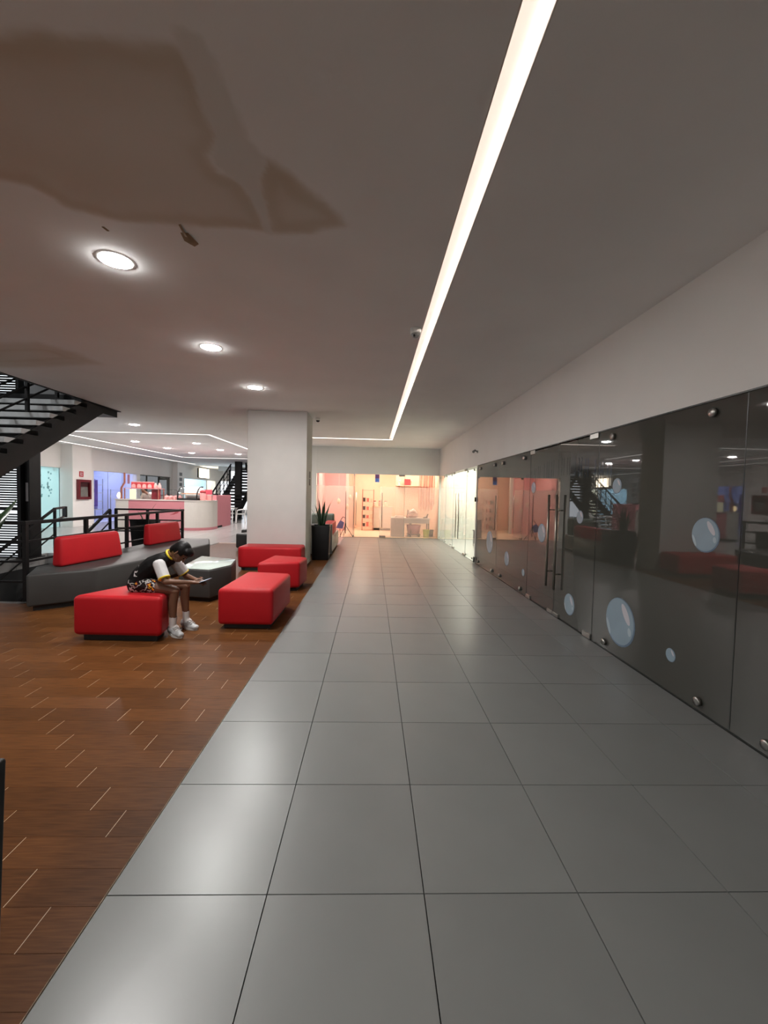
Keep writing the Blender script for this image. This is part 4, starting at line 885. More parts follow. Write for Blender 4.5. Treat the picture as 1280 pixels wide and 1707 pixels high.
# rounded white end: quarter turn from the front to the side
arc = [(-7.15, CY)]+[(-7.02+0.72*math.sin(a), CY+0.72-0.72*math.cos(a)) for a in [i*(PI/2)/10 for i in range(11)]]+[(-6.30, CY+1.1), (-6.85, CY+1.1), (-6.85, CY+0.6), (-7.15, CY+0.6)]
obj('rounded_panel', MB().prism(arc, 0.10, 1.12), M_white, ct, False)
obj('base_trim', MB().prism([((x+6.8)*1.012-6.8, (y-16.5)*1.012+16.5) for x, y in arc], 0.0, 0.10), M_pink, ct)
obj('base_trim', B(-9.72, -7.15, CY+0.03, CY+0.58, 0, 0.08), M_black, ct)
obj('top', MB().prism([(-9.75, CY-0.02), (-7.15, CY-0.02)]+[(x+0.01, y-0.015) for x, y in arc[1:-4]]+[(-6.29, CY+1.1), (-6.87, CY+1.1), (-6.87, CY+0.65), (-9.75, CY+0.65)], 1.12, 1.155), M_white, ct)
obj('side_counter', B(-6.87, -6.40, CY+1.1, CY+1.3, 0.0, 1.15), M_white, ct)
obj('leaf_motif', MB().prism_dir([(-7.55, CY-0.001, 0.60), (-7.38, CY-0.001, 0.66), (-7.25, CY-0.001, 0.92), (-7.33, CY-0.001, 0.80), (-7.46, CY-0.001, 0.70)], (0, -0.003, 0)), mat('motif', (0.45, 0.08, 0.10), 0.5), ct)
obj('leaf_motif', MB().prism_dir([(-7.70, CY-0.001, 0.58), (-7.52, CY-0.001, 0.60), (-7.44, CY-0.001, 0.74), (-7.56, CY-0.001, 0.64)], (0, -0.003, 0)), mat('motif', (0.45, 0.08, 0.10), 0.5), ct)
pe = empty('pink_counter_end', 'taller pink panel closing the cafe counter', 'counter', loc=(-6.95, CY+1.3, 0))
obj('panel', B(0, 0.53, 0, 1.75, 0.08, 1.36), M_pink, pe); obj('plinth', B(0.02, 0.52, 0.01, 0.7, 0, 0.08), M_black, pe); obj('base_trim', B(0.02, 0.525, 0.7, 1.75, 0.0, 0.08), M_pink, pe)
t = empty('cash_register', 'black cash register on the taller pink panel', 'cash register', loc=(-6.80, CY+1.38, 1.362)); obj('body', B(-0.02, 0.32, 0, 0.3, 0, 0.06), M_black, t); obj('screen', MB().prism_dir([(0.02, 0.05, 0.06), (0.2, 0.05, 0.06), (0.2, 0.09, 0.14), (0.02, 0.09, 0.14)], (0, 0.02, 0)), M_black, t)
# glass display shelf on the counter
t = empty('counter_display', 'open glass and steel display rack on the pink counter', 'display rack', loc=(-9.45, CY+0.08, 1.155))
for x in (0, 1.27):
    for y in (0, 0.4): obj('post', B(x, x+0.03, y, y+0.03, 0, 0.40), M_rosegold, t)
obj('shelf_board', B(-0.02, 1.32, -0.02, 0.45, 0.40, 0.42), mat('pink_glass_shelf', (0.75, 0.35, 0.35), 0.2), t); obj('pane', B(0.03, 1.27, 0.0, 0.006, 0.01, 0.38), M_clear, t)
obj('light_panel', B(0.03, 0.27, 0.32, 0.34, 0.0, 0.38), emis('rack_lamp', (1.0, 0.90, 0.6), 0.6), t)
for q in range(4):
    b = empty('red_gift_box', 'red box with pale arch window on the display rack, %s from the wall' % ('first', 'second', 'third', 'fourth')[q], 'box', 'red boxes on the rack', loc=(-9.22+0.2*q, CY+0.15, 1.577))
    obj('carton', B(0, 0.19, 0, 0.15, 0, 0.24), mat('box_red', (0.62, 0.06, 0.07), 0.5), b)
    obj('window', MB().prism_dir([(0.02, -0.001, 0.02)]+[(0.095-0.075*math.cos(a), -0.001, 0.09+0.07*math.sin(a)) for a in [i*PI/8 for i in range(9)]]+[(0.17, -0.001, 0.02)], (0, -0.003, 0)), mat('box_pale', (0.85, 0.45, 0.42), 0.5), b)
    obj('top_band', B(-0.003, 0.193, -0.004, 0.153, 0.22, 0.25), mat('box_pale', (0.85, 0.45, 0.42), 0.5), b)
for q in range(2):
    tag(obj('pink_bottle', MB().lathe([(0.06, 0), (0.065, 0.03), (0.06, 0.12), (0.03, 0.17), (0.03, 0.21)], c=(-8.34+0.15*q, CY+0.22, 1.577), n=12), mat('box_pale', (0.85, 0.45, 0.42), 0.5), smooth=True), ('pink bottle beside the red boxes on the rack', 'pink bottle at the end of the rack')[q], 'bottle', 'pink bottles on the rack')
t = empty('drinks_box', 'dark red upright drinks carton at the end of the display rack', 'carton', loc=(-8.45, CY+0.14, 1.157)); obj('carton', B(0, 0.24, 0, 0.2, 0, 0.37), mat('carton_red', (0.22, 0.01, 0.02), 0.5), t); obj('flap', B(-0.003, 0.243, -0.003, 0.203, 0.345, 0.385), mat('carton_red', (0.22, 0.01, 0.02), 0.5), t)
t = empty('sneeze_guard', 'low glass guard over pink cakes on the counter', 'glass guard', loc=(-8.05, CY+0.06, 1.157)); obj('pane', B(0, 0.62, 0, 0.006, 0, 0.36), M_clear, t); obj('frame', MB().tube([(0.62, 0.003, 0), (0.62, 0.003, 0.33), (0.57, 0.003, 0.38), (0.0, 0.003, 0.38)], 0.009, 6), M_steel, t)
for q in range(4):
    t = empty('pink_cake', 'pink cake behind the low glass guard, %s from the rack' % ('first', 'second', 'third', 'fourth')[q], 'cake', 'pink cakes', loc=(-7.93+0.17*q, CY+0.25, 1.157)); obj('body', MB().lathe([(0.075, 0), (0.075, 0.13), (0.06, 0.15), (0.001, 0.16)], n=14), mat('cake_pink', (0.9, 0.42, 0.40), 0.5), t, True); obj('cherry', MB().lathe([(0.001, 0.155), (0.018, 0.165), (0.02, 0.18), (0.001, 0.195)], n=8), mat('box_red', (0.62, 0.06, 0.07), 0.5), t, True)
# curved glass cake case
t = empty('cake_case', 'curved glass cake case with black ends on the rounded counter', 'display case', loc=(-7.45, CY+0.1, 1.157))
curve = [(0.0, 0.0)]+[(0.45-0.45*math.cos(a), 0.02+0.5*math.sin(a)) for a in [i*(PI/2)/8 for i in range(9)]]
for x in (0.0, 0.72):
    pts = [(x, y, z) for y, z in curve]
    obj('black_rim', MB().tube(pts+[(x, 0.6, 0.52)], 0.024, 6), M_black, t)
sh = MB(); n = len(curve)
sh.add([(0.02, y, z) for y, z in curve]+[(0.72, y, z) for y, z in curve], [(i, i+1, n+i+1, n+i) for i in range(n-1)])
obj('curved_pane', sh, M_clear, t, True)
obj('tray', B(0.0, 0.74, 0.0, 0.6, 0.0, 0.07), M_black, t); obj('shelf_board', B(0.03, 0.71, 0.15, 0.55, 0.22, 0.23), M_gsh, t); obj('back_panel', B(0.02, 0.72, 0.58, 0.6, 0.07, 0.52), M_white, t)
obj('lamp', B(0.06, 0.68, 0.40, 0.56, 0.475, 0.485), emis('case_lamp', (0.85, 0.95, 1.0), 4.0), t)
for q in range(3):
    tag(obj('pastry_tray', MB().box(-7.40+0.23*q, -7.22+0.23*q, CY+0.3, CY+0.6, 1.39, 1.43), mat('pastry', (0.55, 0.3, 0.2), 0.6, var=0.3, vscale=20)), ('pastry tray in the cake case, rack side', 'pastry tray in the middle of the cake case', 'pastry tray in the cake case, far side')[q], 'pastry tray', 'pastry trays')
t = empty('pink_jar', 'tall pink jar with a red lid beside the cake case', 'jar', loc=(-6.62, CY+0.42, 1.157)); obj('body', MB().lathe([(0.1, 0), (0.11, 0.04), (0.11, 0.26), (0.08, 0.3)], n=14), mat('cake_pink', (0.9, 0.42, 0.40), 0.5), t, True); obj('lid', MB().lathe([(0.11, 0.3), (0.11, 0.36), (0.04, 0.4)], n=14), mat('box_red', (0.62, 0.06, 0.07), 0.5), t, True)
t = empty('pink_sign_stand', 'red card stand behind the pink jar', 'card stand', loc=(-6.72, CY+0.78, 1.157)); obj('card', B(0, 0.32, 0, 0.015, 0.22, 0.42), mat('card_red', (0.7, 0.1, 0.15), 0.5), t); obj('foot', B(0.13, 0.19, -0.05, 0.07, 0, 0.22), M_rosegold, t)
t = empty('pink_box', 'small pink box at the end of the rounded counter', 'box', loc=(-6.50, CY+0.55, 1.157)); obj('carton', B(0, 0.16, 0, 0.16, 0, 0.2), mat('cake_pink', (0.9, 0.42, 0.40), 0.5), t); obj('lid', B(-0.005, 0.165, -0.005, 0.165, 0.19, 0.23), M_white, t)
# glowing lamp post by the counter
t = empty('neon_post', 'bent rose metal post at the wall end of the counter', 'post', loc=(-9.62, CY+0.2, 1.157)); obj('bar', MB().bar((0, 0, 0), (0, 0, 0.42), 0.05, 0.05).bar((0, 0, 0.42), (0.12, 0, 0.62), 0.05, 0.05).bar((0.12, 0, 0.62), (0.12, 0, 1.0), 0.05, 0.05), M_rosegold, t); obj('bulb', MB().lathe([(0.001, 0.02), (0.06, 0.06), (0.07, 0.14), (0.03, 0.24)], c=(-0.09, 0, 0), n=12), emis('warm_bulb', (1.0, 0.75, 0.4), 2.0), t, True)

# ================================================================== FAR CAFE FURNITURE AND STAIRS
def plastic_chair(label, loc, rz):
    t = empty('plastic_chair', label, 'chair', 'white plastic chairs', loc=loc, rz=rz)
    sobj('seat', B(-0.21, 0.21, -0.2, 0.2, 0.42, 0.45), M_plastic, t, 0.012, 2)
    for x in (-0.19, 0.19):
        for y in (-0.18, 0.18): obj('leg', MB().bar((x, y, 0.42), (x*1.18, y*1.18, 0.0), 0.035, 0.035), M_plastic, t)
        obj('armrest', MB().tube([(x*1.1, 0.18, 0.43), (x*1.15, 0.16, 0.62), (x*1.15, -0.1, 0.66), (x*1.05, -0.21, 0.75)], 0.02, 6), M_plastic, t, True)
    for q in range(5): obj('back_slat', MB().bar((-0.14+0.07*q, -0.19, 0.45), (-0.13+0.065*q, -0.27, 0.80), 0.03, 0.012), M_plastic, t)
    obj('back_frame', MB().tube([(-0.2, -0.19, 0.44), (-0.2, -0.25, 0.72), (-0.12, -0.28, 0.84), (0.12, -0.28, 0.84), (0.2, -0.25, 0.72), (0.2, -0.19, 0.44)], 0.02, 6), M_plastic, t, True)
plastic_chair('white plastic chair seen past the column, nearest the column', (-6.42, 20.5, 0), 1.9)
plastic_chair('white plastic chair farther behind at the same table', (-7.35, 20.75, 0), -1.2)
t = empty('cafe_table', 'white square cafe table by the far stairs', 'table', loc=(-6.92, 20.25, 0)); sobj('table_top', B(-0.33, 0.33, -0.33, 0.33, 0.70, 0.73), M_plastic, t, 0.008, 1)
for x in (-0.26, 0.26):
    for y in (-0.26, 0.26): obj('leg', B(x-0.02, x+0.02, y-0.02, y+0.02, 0, 0.70), M_plastic, t)
# far staircase: a flight climbing away, its railing, a black post and a return flight
M_stl = M_steel
t = flight('staircase', 'distant black staircase with open treads beyond the cafe', -8.35, -7.05, 21.3, 0.0, 17, tread_m=M_stl, th=0.05)
fr_ = empty('stair_railing', 'black railing of the distant staircase', 'railing')
for xr in (-8.33,):
    for h, w_ in ((1.0, 0.06), (0.66, 0.025), (0.33, 0.025)):
        obj('top_rail' if h > 0.9 else 'mid_rail', MB().bar((xr, 21.3, 0.1+h), (xr, 24.7, 0.1+h+3.4*0.595), w_, w_), M_steel, fr_)
    for k in range(7): obj('post', B(xr-0.02, xr+0.02, 21.32+0.55*k, 21.36+0.55*k, 0.16+0.55*k*0.595, 1.1+0.55*k*0.595), M_steel, fr_)
fp = empty('steel_post', 'black steel post beside the distant staircase', 'post'); obj('shaft', B(-7.75, -7.42, 23.6, 23.9, 0, H), M_steel, fp); obj('base_plate', B(-7.8, -7.37, 23.55, 23.95, 0, 0.02), M_steel, fp)
t2 = empty('staircase', 'distant black return flight right beside the white column', 'staircase', loc=(-7.35, 24.2, 0))
fm = B(0, 1.3, 0, 0.28, -0.05, 0).mesh('tread'); fm.materials.append(M_steel)
for i in range(9): link('tread', fm, parent=t2, loc=(0.0, 1.9-0.22*i, 1.5+0.2*i))
obj('stringer', MB().prism_dir([(0.0, 2.2, 1.2), (0.0, 2.2, 1.5), (0.0, 0.0, 3.2), (0.0, 0.0, 2.9)], (0.06, 0, 0)), M_steel, t2); obj('landing', B(-1.0, 1.3, 2.2, 3.0, 1.38, 1.48), M_steel, t2)
win11 = empty('window_11', 'bright daylight window behind the distant stairs', 'window', kind='structure')
for q, (x0, x1, z0, z1) in enumerate(((-10.4, -9.8, 0.3, 2.2), (-9.7, -9.0, 0.3, 2.9), (-8.9, -7.6, 0.3, 2.9))):
    obj('pane', B(x0, x1, 28.6, 28.62, z0, z1), emis('far_daylight', (0.88, 0.93, 1.0), 0.8), win11)
    obj('mullion', B(x1, x1+0.1, 28.58, 28.66, 0, 3.0), M_steel, win11)
obj('lattice', MB().box(-7.5, -5.0, 28.62, 28.7, 0, H).box(-10.5, -7.5, 28.62, 28.7, 0, 0.3).box(-10.5, -6.2, 28.62, 28.7, 2.9, H), M_wall, win11)

# ================================================================== THE PEOPLE
def hull_capsule(bm, a, b, ra, rb, sub=2):
    a = Vector(a); b = Vector(b); tmp = bmesh.new()
    for c, r in ((a, ra), (b, rb)):
        mtx = Matrix.Translation(c) @ Matrix.Scale(1, 4)
        bmesh.ops.create_icosphere(tmp, subdivisions=sub, radius=r, matrix=mtx)
    res = bmesh.ops.convex_hull(tmp, input=tmp.verts)
    dead = [v for v in tmp.verts if not v.link_faces]
    bmesh.ops.delete(tmp, geom=[g_ for g_ in res['geom_interior'] if isinstance(g_, bmesh.types.BMVert)], context='VERTS')
    me = bpy.data.meshes.new('tmp'); tmp.to_mesh(me); tmp.free(); bm.from_mesh(me); bpy.data.meshes.remove(me)
def ellipsoid(bm, c, axes, r):
    m = Matrix((axes[0], axes[1], axes[2])).transposed().to_4x4()
    mt = Matrix.Translation(Vector(c)) @ m @ Matrix.Diagonal((r[0], r[1], r[2], 1))
    bmesh.ops.create_icosphere(bm, subdivisions=3, radius=1.0, matrix=mt)
def fused(name, build, m, parent, voxel=0.006, smooth=4, cut=None):
    """union of overlapping volumes turned into one continuous skin"""
    bm = bmesh.new(); build(bm); me = bpy.data.meshes.new(name); bm.to_mesh(me); bm.free()
    o = bpy.data.objects.new(name, me); COL.objects.link(o)
    r = o.modifiers.new('r', 'REMESH'); r.mode = 'VOXEL'; r.voxel_size = voxel
    s = o.modifiers.new('s', 'SMOOTH'); s.iterations = smooth; s.factor = 0.5
    dg = bpy.context.evaluated_depsgraph_get(); dg.update()
    ne = bpy.data.meshes.new_from_object(o.evaluated_get(dg))
    bpy.data.objects.remove(o); bpy.data.meshes.remove(me)
    if cut:
        bm = bmesh.new(); bm.from_mesh(ne); bmesh.ops.delete(bm, geom=[f for f in bm.faces if cut(f.calc_center_median())], context='FACES'); bm.to_mesh(ne); bm.free()
    for mm in (m if isinstance(m, (list, tuple)) else [m]): ne.materials.append(mm)
    for p in ne.polygons: p.use_smooth = True
    return link(name, ne, None, parent)
M_skin = mat('tan_skin', (0.165, 0.076, 0.044), 0.5, var=0.05, vscale=12)
M_hair = mat('black_hair', (0.006, 0.005, 0.005), 0.45, var=0.3, vscale=60, bump=0.4, bscale=150)
for _m in (M_hair,): _m.node_tree.nodes['Principled BSDF'].inputs['Specular IOR Level'].default_value = 0.2
M_shirt = mat('black_jersey', (0.010, 0.009, 0.009), 0.7, var=0.3, vscale=30)
M_sleeve = mat('white_sleeve', (0.55, 0.53, 0.53), 0.75, var=0.06, vscale=30, bump=0.2, bscale=40)
M_yellow = mat('yellow_trim', (0.75, 0.55, 0.03), 0.6)
M_sock = mat('white_sock', (0.60, 0.57, 0.55), 0.9, var=0.05, bump=0.3, bscale=200)
M_shoe = mat('silver_shoe', (0.42, 0.43, 0.43), 0.35, var=0.25, vscale=20)
M_sole = mat('pale_sole', (0.6, 0.6, 0.58), 0.5)
boy = empty('person', 'boy in black jersey sitting on a red ottoman, bent over a phone', 'person', loc=(-2.3, 4.45, 0))
bo = Vector((-2.3, 4.45, 0))
def V(x, y, z): return Vector((x, y, z))-bo
J = dict(pel=V(-2.45, 4.47, 0.555), wst=V(-2.40, 4.47, 0.64), chs=V(-2.29, 4.47, 0.735), upc=V(-2.21, 4.47, 0.785), nck=V(-2.135, 4.475, 0.845),
         shR=V(-2.20, 4.345, 0.765), shL=V(-2.17, 4.60, 0.765), elR=V(-2.10, 4.28, 0.590), elL=V(-2.06, 4.66, 0.575), wrR=V(-1.885, 4.39, 0.562), wrL=V(-1.885, 4.50, 0.570),
         hpR=V(-2.42, 4.39, 0.545), hpL=V(-2.42, 4.56, 0.545), knR=V(-2.045, 4.36, 0.478), knL=V(-2.03, 4.58, 0.478), anR=V(-2.075, 4.385, 0.095), anL=V(-2.04, 4.62, 0.095))
hc = V(-2.035, 4.475, 0.872)                       # head centre
fd_ = Vector((0.52, -0.06, -0.85)).normalized(); sd_ = fd_.cross(Vector((0.85, 0, 0.52))).normalized(); ud_ = sd_.cross(fd_).normalized()
HA = (fd_, sd_, ud_)
def H3(f, s, u): return hc+fd_*f+sd_*s+ud_*u
def hand(bm, w, fwd, side, up):
    pc = w+fwd*0.045
    hull_capsule(bm, w, pc, 0.022, 0.024, 1)
    for s in (-1, 1): hull_capsule(bm, w+side*0.008*s, w+fwd*0.07+side*0.022*s, 0.015, 0.013, 1)
    for i, (off, ln) in enumerate(((-0.027, 0.045), (-0.009, 0.055), (0.009, 0.052), (0.026, 0.040))):
        a = w+fwd*0.072+side*off; b = a+fwd*ln*0.55-up*0.006; c = b+fwd*ln*0.40-up*0.022+side*off*0.1
        hull_capsule(bm, a, b, 0.0092, 0.0085, 1); hull_capsule(bm, b, c, 0.0085, 0.0075, 1)
    th0 = w+fwd*0.025+up*0.012; th1 = th0+fwd*0.035+up*0.024; th2 = th1+fwd*0.03+up*0.004
    hull_capsule(bm, th0, th1, 0.0115, 0.010, 1); hull_capsule(bm, th1, th2, 0.010, 0.0085, 1)
def body(bm):
    h = hull_capsule
    for s in (-0.055, 0.055):
        o = Vector((0, s, 0))
        h(bm, J['pel']+o, J['wst']+o, 0.095, 0.085); h(bm, J['wst']+o, J['chs']+o, 0.085, 0.09); h(bm, J['chs']+o, J['upc']+o, 0.09, 0.075)
    h(bm, J['upc'], J['nck'], 0.05, 0.045); h(bm, J['nck'], H3(-0.02, 0, -0.05), 0.043, 0.045)
    for q in 'RL':
        h(bm, J['upc'], J['sh'+q], 0.05, 0.042); h(bm, J['sh'+q], J['el'+q], 0.040, 0.032); h(bm, J['el'+q], J['wr'+q], 0.033, 0.021)
        h(bm, J['hp'+q], J['kn'+q], 0.078, 0.050); mid = J['kn'+q].lerp(J['an'+q], 0.35)+Vector((-0.012, 0, 0)); h(bm, J['kn'+q], mid, 0.047, 0.046); h(bm, mid, J['an'+q], 0.046, 0.028)
        h(bm, J['an'+q], J['an'+q]+Vector((0.06, -0.01, -0.06)), 0.03, 0.025)
    ellipsoid(bm, hc, HA, (0.092, 0.073, 0.098))                    # skull
    ellipsoid(bm, H3(0.030, 0, -0.055), HA, (0.058, 0.054, 0.055))   # jaw
    h(bm, H3(0.088, 0, -0.005), H3(0.104, 0, -0.032), 0.008, 0.013, 1)   # nose
    h(bm, H3(0.082, -0.012, -0.062), H3(0.082, 0.012, -0.062), 0.009, 0.009, 1)   # lips
    for s in (-1, 1):
        h(bm, H3(-0.005, 0.072*s, 0.012), H3(-0.002, 0.076*s, -0.03), 0.014, 0.010, 1)   # ears
    fr = (V(-1.80, 4.445, 0.550)-J['wrR']).normalized(); hand(bm, J['wrR'], fr, Vector((0, 0, 1)).cross(fr).normalized(), Vector((0.1, 0.25, 0.95)).normalized())
    fl_ = (V(-1.80, 4.47, 0.560)-J['wrL']).normalized(); hand(bm, J['wrL'], fl_, Vector((0, 0, 1)).cross(fl_).normalized(), Vector((0.1, -0.25, 0.95)).normalized())
fused('body', body, M_skin, boy, 0.0048, 3)
def hairf(bm):
    ellipsoid(bm, H3(-0.012, 0, 0.022), HA, (0.100, 0.084, 0.100)); ellipsoid(bm, H3(0.045, 0, 0.075), HA, (0.062, 0.074, 0.044)); ellipsoid(bm, H3(-0.055, 0, -0.02), HA, (0.052, 0.072, 0.075))
hv = lambda c: ((c-hc).dot(fd_) > 0.052 and (c-hc).dot(ud_) < 0.040) or ((c-hc).dot(ud_) < -0.035 and (c-hc).dot(fd_) > -0.045) or ((c-hc).dot(fd_) > 0.012 and (c-hc).dot(ud_) < 0.0)
ho = fused('hair', hairf, M_hair, boy, 0.006, 2, cut=hv)
so = ho.modifiers.new('thick', 'SOLIDIFY'); so.thickness = 0.012; so.offset = -1
for s in (-1, 1):
    obj('eye', MB().lathe([(0.001, -0.009), (0.009, -0.004), (0.009, 0.004), (0.001, 0.009)], c=H3(0.083, 0.031*s, 0.005), n=10), mat('eye_dark', (0.02, 0.015, 0.012), 0.2), boy, True)
    obj('eyebrow', MB().tube([H3(0.089, 0.016*s, 0.026), H3(0.085, 0.046*s, 0.028)], 0.005, 6), M_hair, boy)
def shirt(bm):
    h = hull_capsule
    for s in (-0.06, 0.06):
        o = Vector((0, s, 0))
        h(bm, J['pel']+o+Vector((0.0, 0, -0.02)), J['wst']+o, 0.108, 0.100); h(bm, J['wst']+o, J['chs']+o, 0.100, 0.103); h(bm, J['chs']+o, J['upc']+o, 0.103, 0.086)
    for q in 'RL': h(bm, J['upc'], J['sh'+q], 0.075, 0.056)
    h(bm, J['upc'], J['nck']+Vector((-0.025, 0, -0.02)), 0.068, 0.056)
def jersey_mat():
    m = mat('jersey_print', (0.008, 0.0075, 0.0075), 0.7, var=0.3, vscale=30, spec=0.15)
    nt = m.node_tree; N = nt.nodes; L = nt.links; b = N['Principled BSDF']; src = b.inputs['Base Color'].links[0].from_socket
    tc = N.new('ShaderNodeTexCoord'); sx = N.new('ShaderNodeSeparateXYZ'); L.new(tc.outputs['Object'], sx.inputs[0])
    def band(sock, lo, hi):
        a = N.new('ShaderNodeMath'); a.operation = 'GREATER_THAN'; a.inputs[1].default_value = lo; L.new(sock, a.inputs[0])
        c = N.new('ShaderNodeMath'); c.operation = 'LESS_THAN'; c.inputs[1].default_value = hi; L.new(sock, c.inputs[0])
        d = N.new('ShaderNodeMath'); d.operation = 'MULTIPLY'; L.new(a.outputs[0], d.inputs[0]); L.new(c.outputs[0], d.inputs[1]); return d.outputs[0]
    nz = N.new('ShaderNodeTexNoise'); nz.inputs['Scale'].default_value = 26; L.new(tc.outputs['Object'], nz.inputs['Vector'])
    gt = N.new('ShaderNodeMath'); gt.operation = 'GREATER_THAN'; gt.inputs[1].default_value = 0.5; L.new(nz.outputs['Fac'], gt.inputs[0])
    # white print: a slanting line on the lower back and a white hem patch
    sm = N.new('ShaderNodeMath'); sm.operation = 'MULTIPLY_ADD'; sm.inputs[1].default_value = 1.1; L.new(sx.outputs['X'], sm.inputs[0]); L.new(sx.outputs['Z'], sm.inputs[2])
    p1 = N.new('ShaderNodeMath'); p1.operation = 'MULTIPLY'; L.new(band(sx.outputs['X'], -0.145, -0.105), p1.inputs[0]); L.new(band(sx.outputs['Z'], 0.63, 0.74), p1.inputs[1])
    p2 = N.new('ShaderNodeMath'); p2.operation = 'MULTIPLY'; L.new(band(sx.outputs['Z'], 0.40, 0.555), p2.inputs[0]); L.new(band(sx.outputs['X'], -0.19, -0.02), p2.inputs[1])
    ad = N.new('ShaderNodeMath'); ad.operation = 'MAXIMUM'; L.new(p1.outputs[0], ad.inputs[0]); L.new(p2.outputs[0], ad.inputs[1])
    fn = N.new('ShaderNodeMath'); fn.operation = 'MULTIPLY'; L.new(ad.outputs[0], fn.inputs[0]); L.new(gt.outputs[0], fn.inputs[1])
    mx = N.new('ShaderNodeMix'); mx.data_type = 'RGBA'; mx.inputs[7].default_value = (0.55, 0.53, 0.53, 1); L.new(src, mx.inputs[6]); L.new(fn.outputs[0], mx.inputs[0]); L.new(mx.outputs[2], b.inputs['Base Color'])
    return m
fused('shirt', shirt, jersey_mat(), boy, 0.007, 4)
for q in 'RL':
    e = J['sh'+q].lerp(J['el'+q], 0.78); dd = (J['el'+q]-J['sh'+q]).normalized()
    fused('sleeve', lambda bm: hull_capsule(bm, J['sh'+q]+dd*0.01, e, 0.062, 0.060), M_sleeve, boy, 0.006, 3, cut=lambda c: (c-e).dot(dd) > 0.008)
    obj('sleeve_trim', MB().tube([e+dd*0.000, e+dd*0.012], 0.0605, 16), M_yellow, boy, True)
cn = (H3(-0.03, 0, -0.06)-J['nck']).normalized()
a1 = cn.cross(Vector((0, 1, 0))).normalized(); a2 = cn.cross(a1)
cc = J['nck']+Vector((-0.008, 0, -0.006))
ring = [cc+a1*(0.056*math.cos(t_))+a2*(0.062*math.sin(t_)) for t_ in [2*PI*i/20 for i in range(21)]]
obj('collar', MB().tube(ring, 0.011, 6, cap=False), M_yellow, boy, True)
def shorts(bm):
    for q in 'RL':
        e = J['hp'+q].lerp(J['kn'+q], 0.46); hull_capsule(bm, J['hp'+q]+Vector((-0.03, 0, 0.0)), e, 0.090, 0.078)
    hull_capsule(bm, J['pel']+Vector((0, -0.05, -0.02)), J['pel']+Vector((0, 0.07, -0.02)), 0.100, 0.100)
xe = J['hpR'].lerp(J['knR'], 0.46).x
def shorts_mat():
    m = mat('printed_shorts', (0.014, 0.010, 0.010), 0.7, var=0.3, vscale=30, spec=0.15); nt = m.node_tree; N = nt.nodes; L = nt.links; b = N['Principled BSDF']; src = b.inputs['Base Color'].links[0].from_socket
    tc = N.new('ShaderNodeTexCoord'); nz = N.new('ShaderNodeTexNoise'); nz.inputs['Scale'].default_value = 13; L.new(tc.outputs['Object'], nz.inputs['Vector'])
    cr = N.new('ShaderNodeValToRGB'); cr.color_ramp.interpolation = 'CONSTANT'; e = cr.color_ramp.elements
    e[0].color = (0.014, 0.010, 0.010, 1); e[1].position = 0.50; e[1].color = (0.42, 0.40, 0.38, 1)
    x = e.new(0.565); x.color = (0.014, 0.010, 0.010, 1); x = e.new(0.63); x.color = (0.40, 0.02, 0.02, 1); x = e.new(0.655); x.color = (0.7, 0.45, 0.03, 1); x = e.new(0.68); x.color = (0.014, 0.01, 0.01, 1)
    L.new(nz.outputs['Fac'], cr.inputs[0]); L.new(cr.outputs[0], b.inputs['Base Color']); return m
fused('shorts', shorts, shorts_mat(), boy, 0.007, 3, cut=lambda c: c.x > xe+0.02)
for q in 'RL':
    kn, an = J['kn'+q], J['an'+q]; top = an.lerp(kn, 0.26); dd = (an-kn).normalized()
    fused('sock', lambda bm: (hull_capsule(bm, top, an, 0.040, 0.036), hull_capsule(bm, an, an+Vector((0.03, 0, -0.02)), 0.036, 0.034)), M_sock, boy, 0.005, 2, cut=lambda c: (c-top).dot(dd) < -0.004)
    fw = Vector((0.80, -0.60, 0)) if q == 'R' else Vector((0.88, -0.47, 0)); fz = Vector((0, 0, 1)); sdv = fw.cross(fz)
    b0 = Vector((an.x, an.y, 0))
    def shoe(bm):
        hull_capsule(bm, b0-fw*0.035+fz*0.050, b0+fw*0.02+fz*0.058, 0.040, 0.042); hull_capsule(bm, b0-fw*0.035+fz*0.075, b0-fw*0.01+fz*0.085, 0.032, 0.034)
        hull_capsule(bm, b0+fw*0.02+fz*0.056, b0+fw*0.11+fz*0.040, 0.042, 0.034)
        for s in (-1, 1): hull_capsule(bm, b0+fw*0.07+sdv*0.014*s+fz*0.036, b0+fw*0.155+sdv*0.010*s+fz*0.032, 0.032, 0.026)
    fused('shoe', shoe, M_shoe, boy, 0.005, 3, cut=lambda c: c.z < 0.012)
    out = []
    for k in range(20):
        t_ = 2*PI*k/20; wv = 0.044 if math.cos(t_) > -0.3 else 0.038
        p = b0+fw*(0.055+0.122*math.cos(t_))+sdv*(wv*math.sin(t_)*(1.0 if math.cos(t_) > 0 else 0.9)); out.append((p.x, p.y))
    so_ = obj('sole', MB().prism(out, 0.002, 0.026), M_sole, boy)
    for k in range(3):
        c0 = b0+fw*(0.055+0.025*k)+fz*(0.098-0.010*k)
        obj('lace', MB().tube([c0-sdv*0.03-fz*0.010, c0, c0+sdv*0.03-fz*0.010], 0.005, 5), M_sock, boy)
ph = empty('phone', 'dark phone held in both hands by the boy', 'phone', loc=(-1.79, 4.452, 0.562))
ph.rotation_euler = (0.0, -0.35, -0.1)
sobj('case', B(-0.012, 0.07, -0.072, 0.072, -0.004, 0.004), mat('phone_case', (0.03, 0.03, 0.035), 0.3), ph, 0.003, 2)
obj('screen', B(-0.008, 0.066, -0.066, 0.066, 0.0042, 0.0048), emis('phone_screen', (0.6, 0.68, 0.8), 0.8), ph)
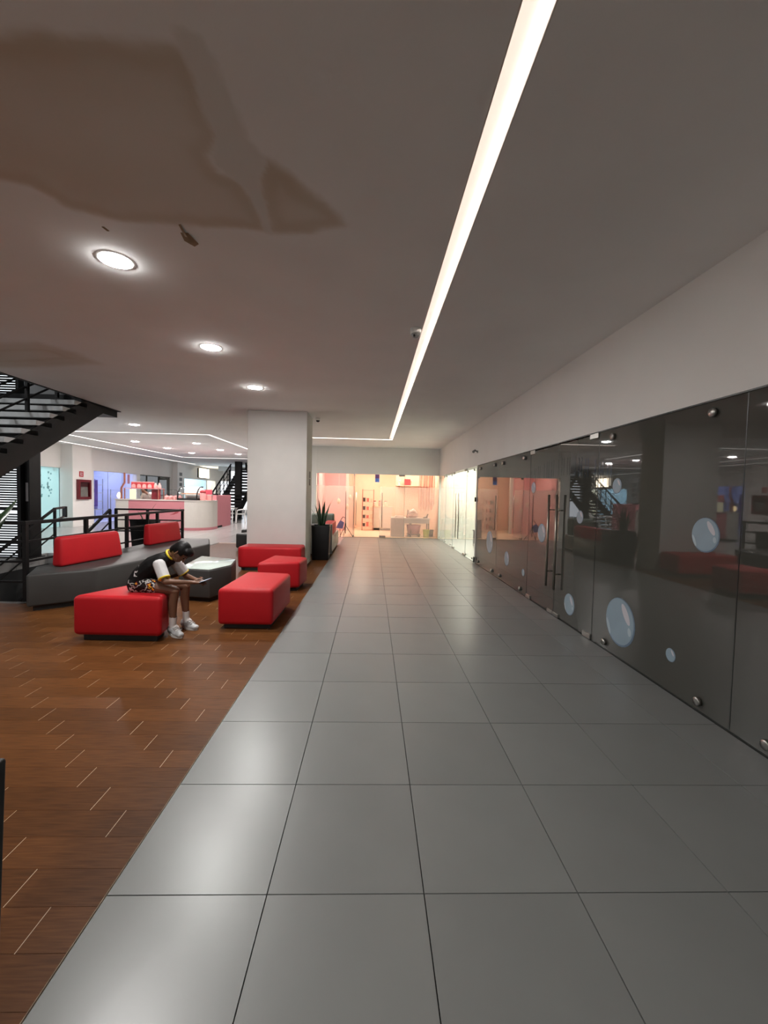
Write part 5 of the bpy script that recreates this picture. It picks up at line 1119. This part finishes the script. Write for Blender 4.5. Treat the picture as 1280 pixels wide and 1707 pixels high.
# cafe worker bent behind the display rack
wk = empty('person', 'person in a white shirt bent down behind the cafe counter', 'person', loc=(-8.95, CY+0.95, 0))
def worker(bm):
    h = hull_capsule
    for s in (-1, 1):
        h(bm, (0.1*s, 0.1, 0.0+0.06), (0.1*s, 0.1, 0.48), 0.05, 0.06); h(bm, (0.1*s, 0.1, 0.48), (0.09*s, 0.15, 0.88), 0.07, 0.09)
        h(bm, (0.07*s, 0.15, 0.9), (0.08*s, 0.0, 1.15), 0.11, 0.11); h(bm, (0.08*s, 0.0, 1.15), (0.1*s, -0.12, 1.33), 0.11, 0.09)
        h(bm, (0.17*s, -0.12, 1.34), (0.24*s, -0.14, 1.12), 0.06, 0.045); h(bm, (0.24*s, -0.14, 1.12), (0.12*s, -0.22, 1.0), 0.042, 0.032); h(bm, (0.12*s, -0.22, 1.0), (0.07*s, -0.25, 1.0), 0.032, 0.03)
        h(bm, (0.1*s, 0.1, 0.04), (0.1*s, -0.05, 0.04), 0.04, 0.035)
    h(bm, (0, -0.14, 1.36), (-0.1, -0.2, 1.45), 0.055, 0.055); ellipsoid(bm, (-0.13, -0.22, 1.50), ((1, 0, 0), (0, 1, 0), (0, 0, 1)), (0.075, 0.09, 0.11)); h(bm, (-0.13, -0.31, 1.49), (-0.13, -0.32, 1.47), 0.012, 0.015, 1)
fused('body', worker, M_skin, wk, 0.012, 3)
def wshirt(bm):
    for s in (-1, 1):
        hull_capsule(bm, (0.07*s, 0.15, 0.9), (0.08*s, 0.0, 1.15), 0.125, 0.128); hull_capsule(bm, (0.08*s, 0.0, 1.15), (0.1*s, -0.12, 1.33), 0.128, 0.108); hull_capsule(bm, (0.17*s, -0.12, 1.34), (0.23*s, -0.14, 1.18), 0.078, 0.065)
fused('shirt', wshirt, mat('white_shirt', (0.72, 0.68, 0.66), 0.8, var=0.05), wk, 0.012, 3)
fused('hair', lambda bm: (ellipsoid(bm, (-0.13, -0.20, 1.53), ((1, 0, 0), (0, 1, 0), (0, 0, 1)), (0.084, 0.092, 0.10))), M_hair, wk, 0.010, 2)
def wpants(bm):
    for s in (-1, 1): hull_capsule(bm, (0.1*s, 0.1, 0.08), (0.1*s, 0.1, 0.48), 0.065, 0.075); hull_capsule(bm, (0.1*s, 0.1, 0.48), (0.09*s, 0.15, 0.88), 0.082, 0.105)
fused('trousers', wpants, mat('dark_trousers', (0.02, 0.02, 0.025), 0.8), wk, 0.012, 3)
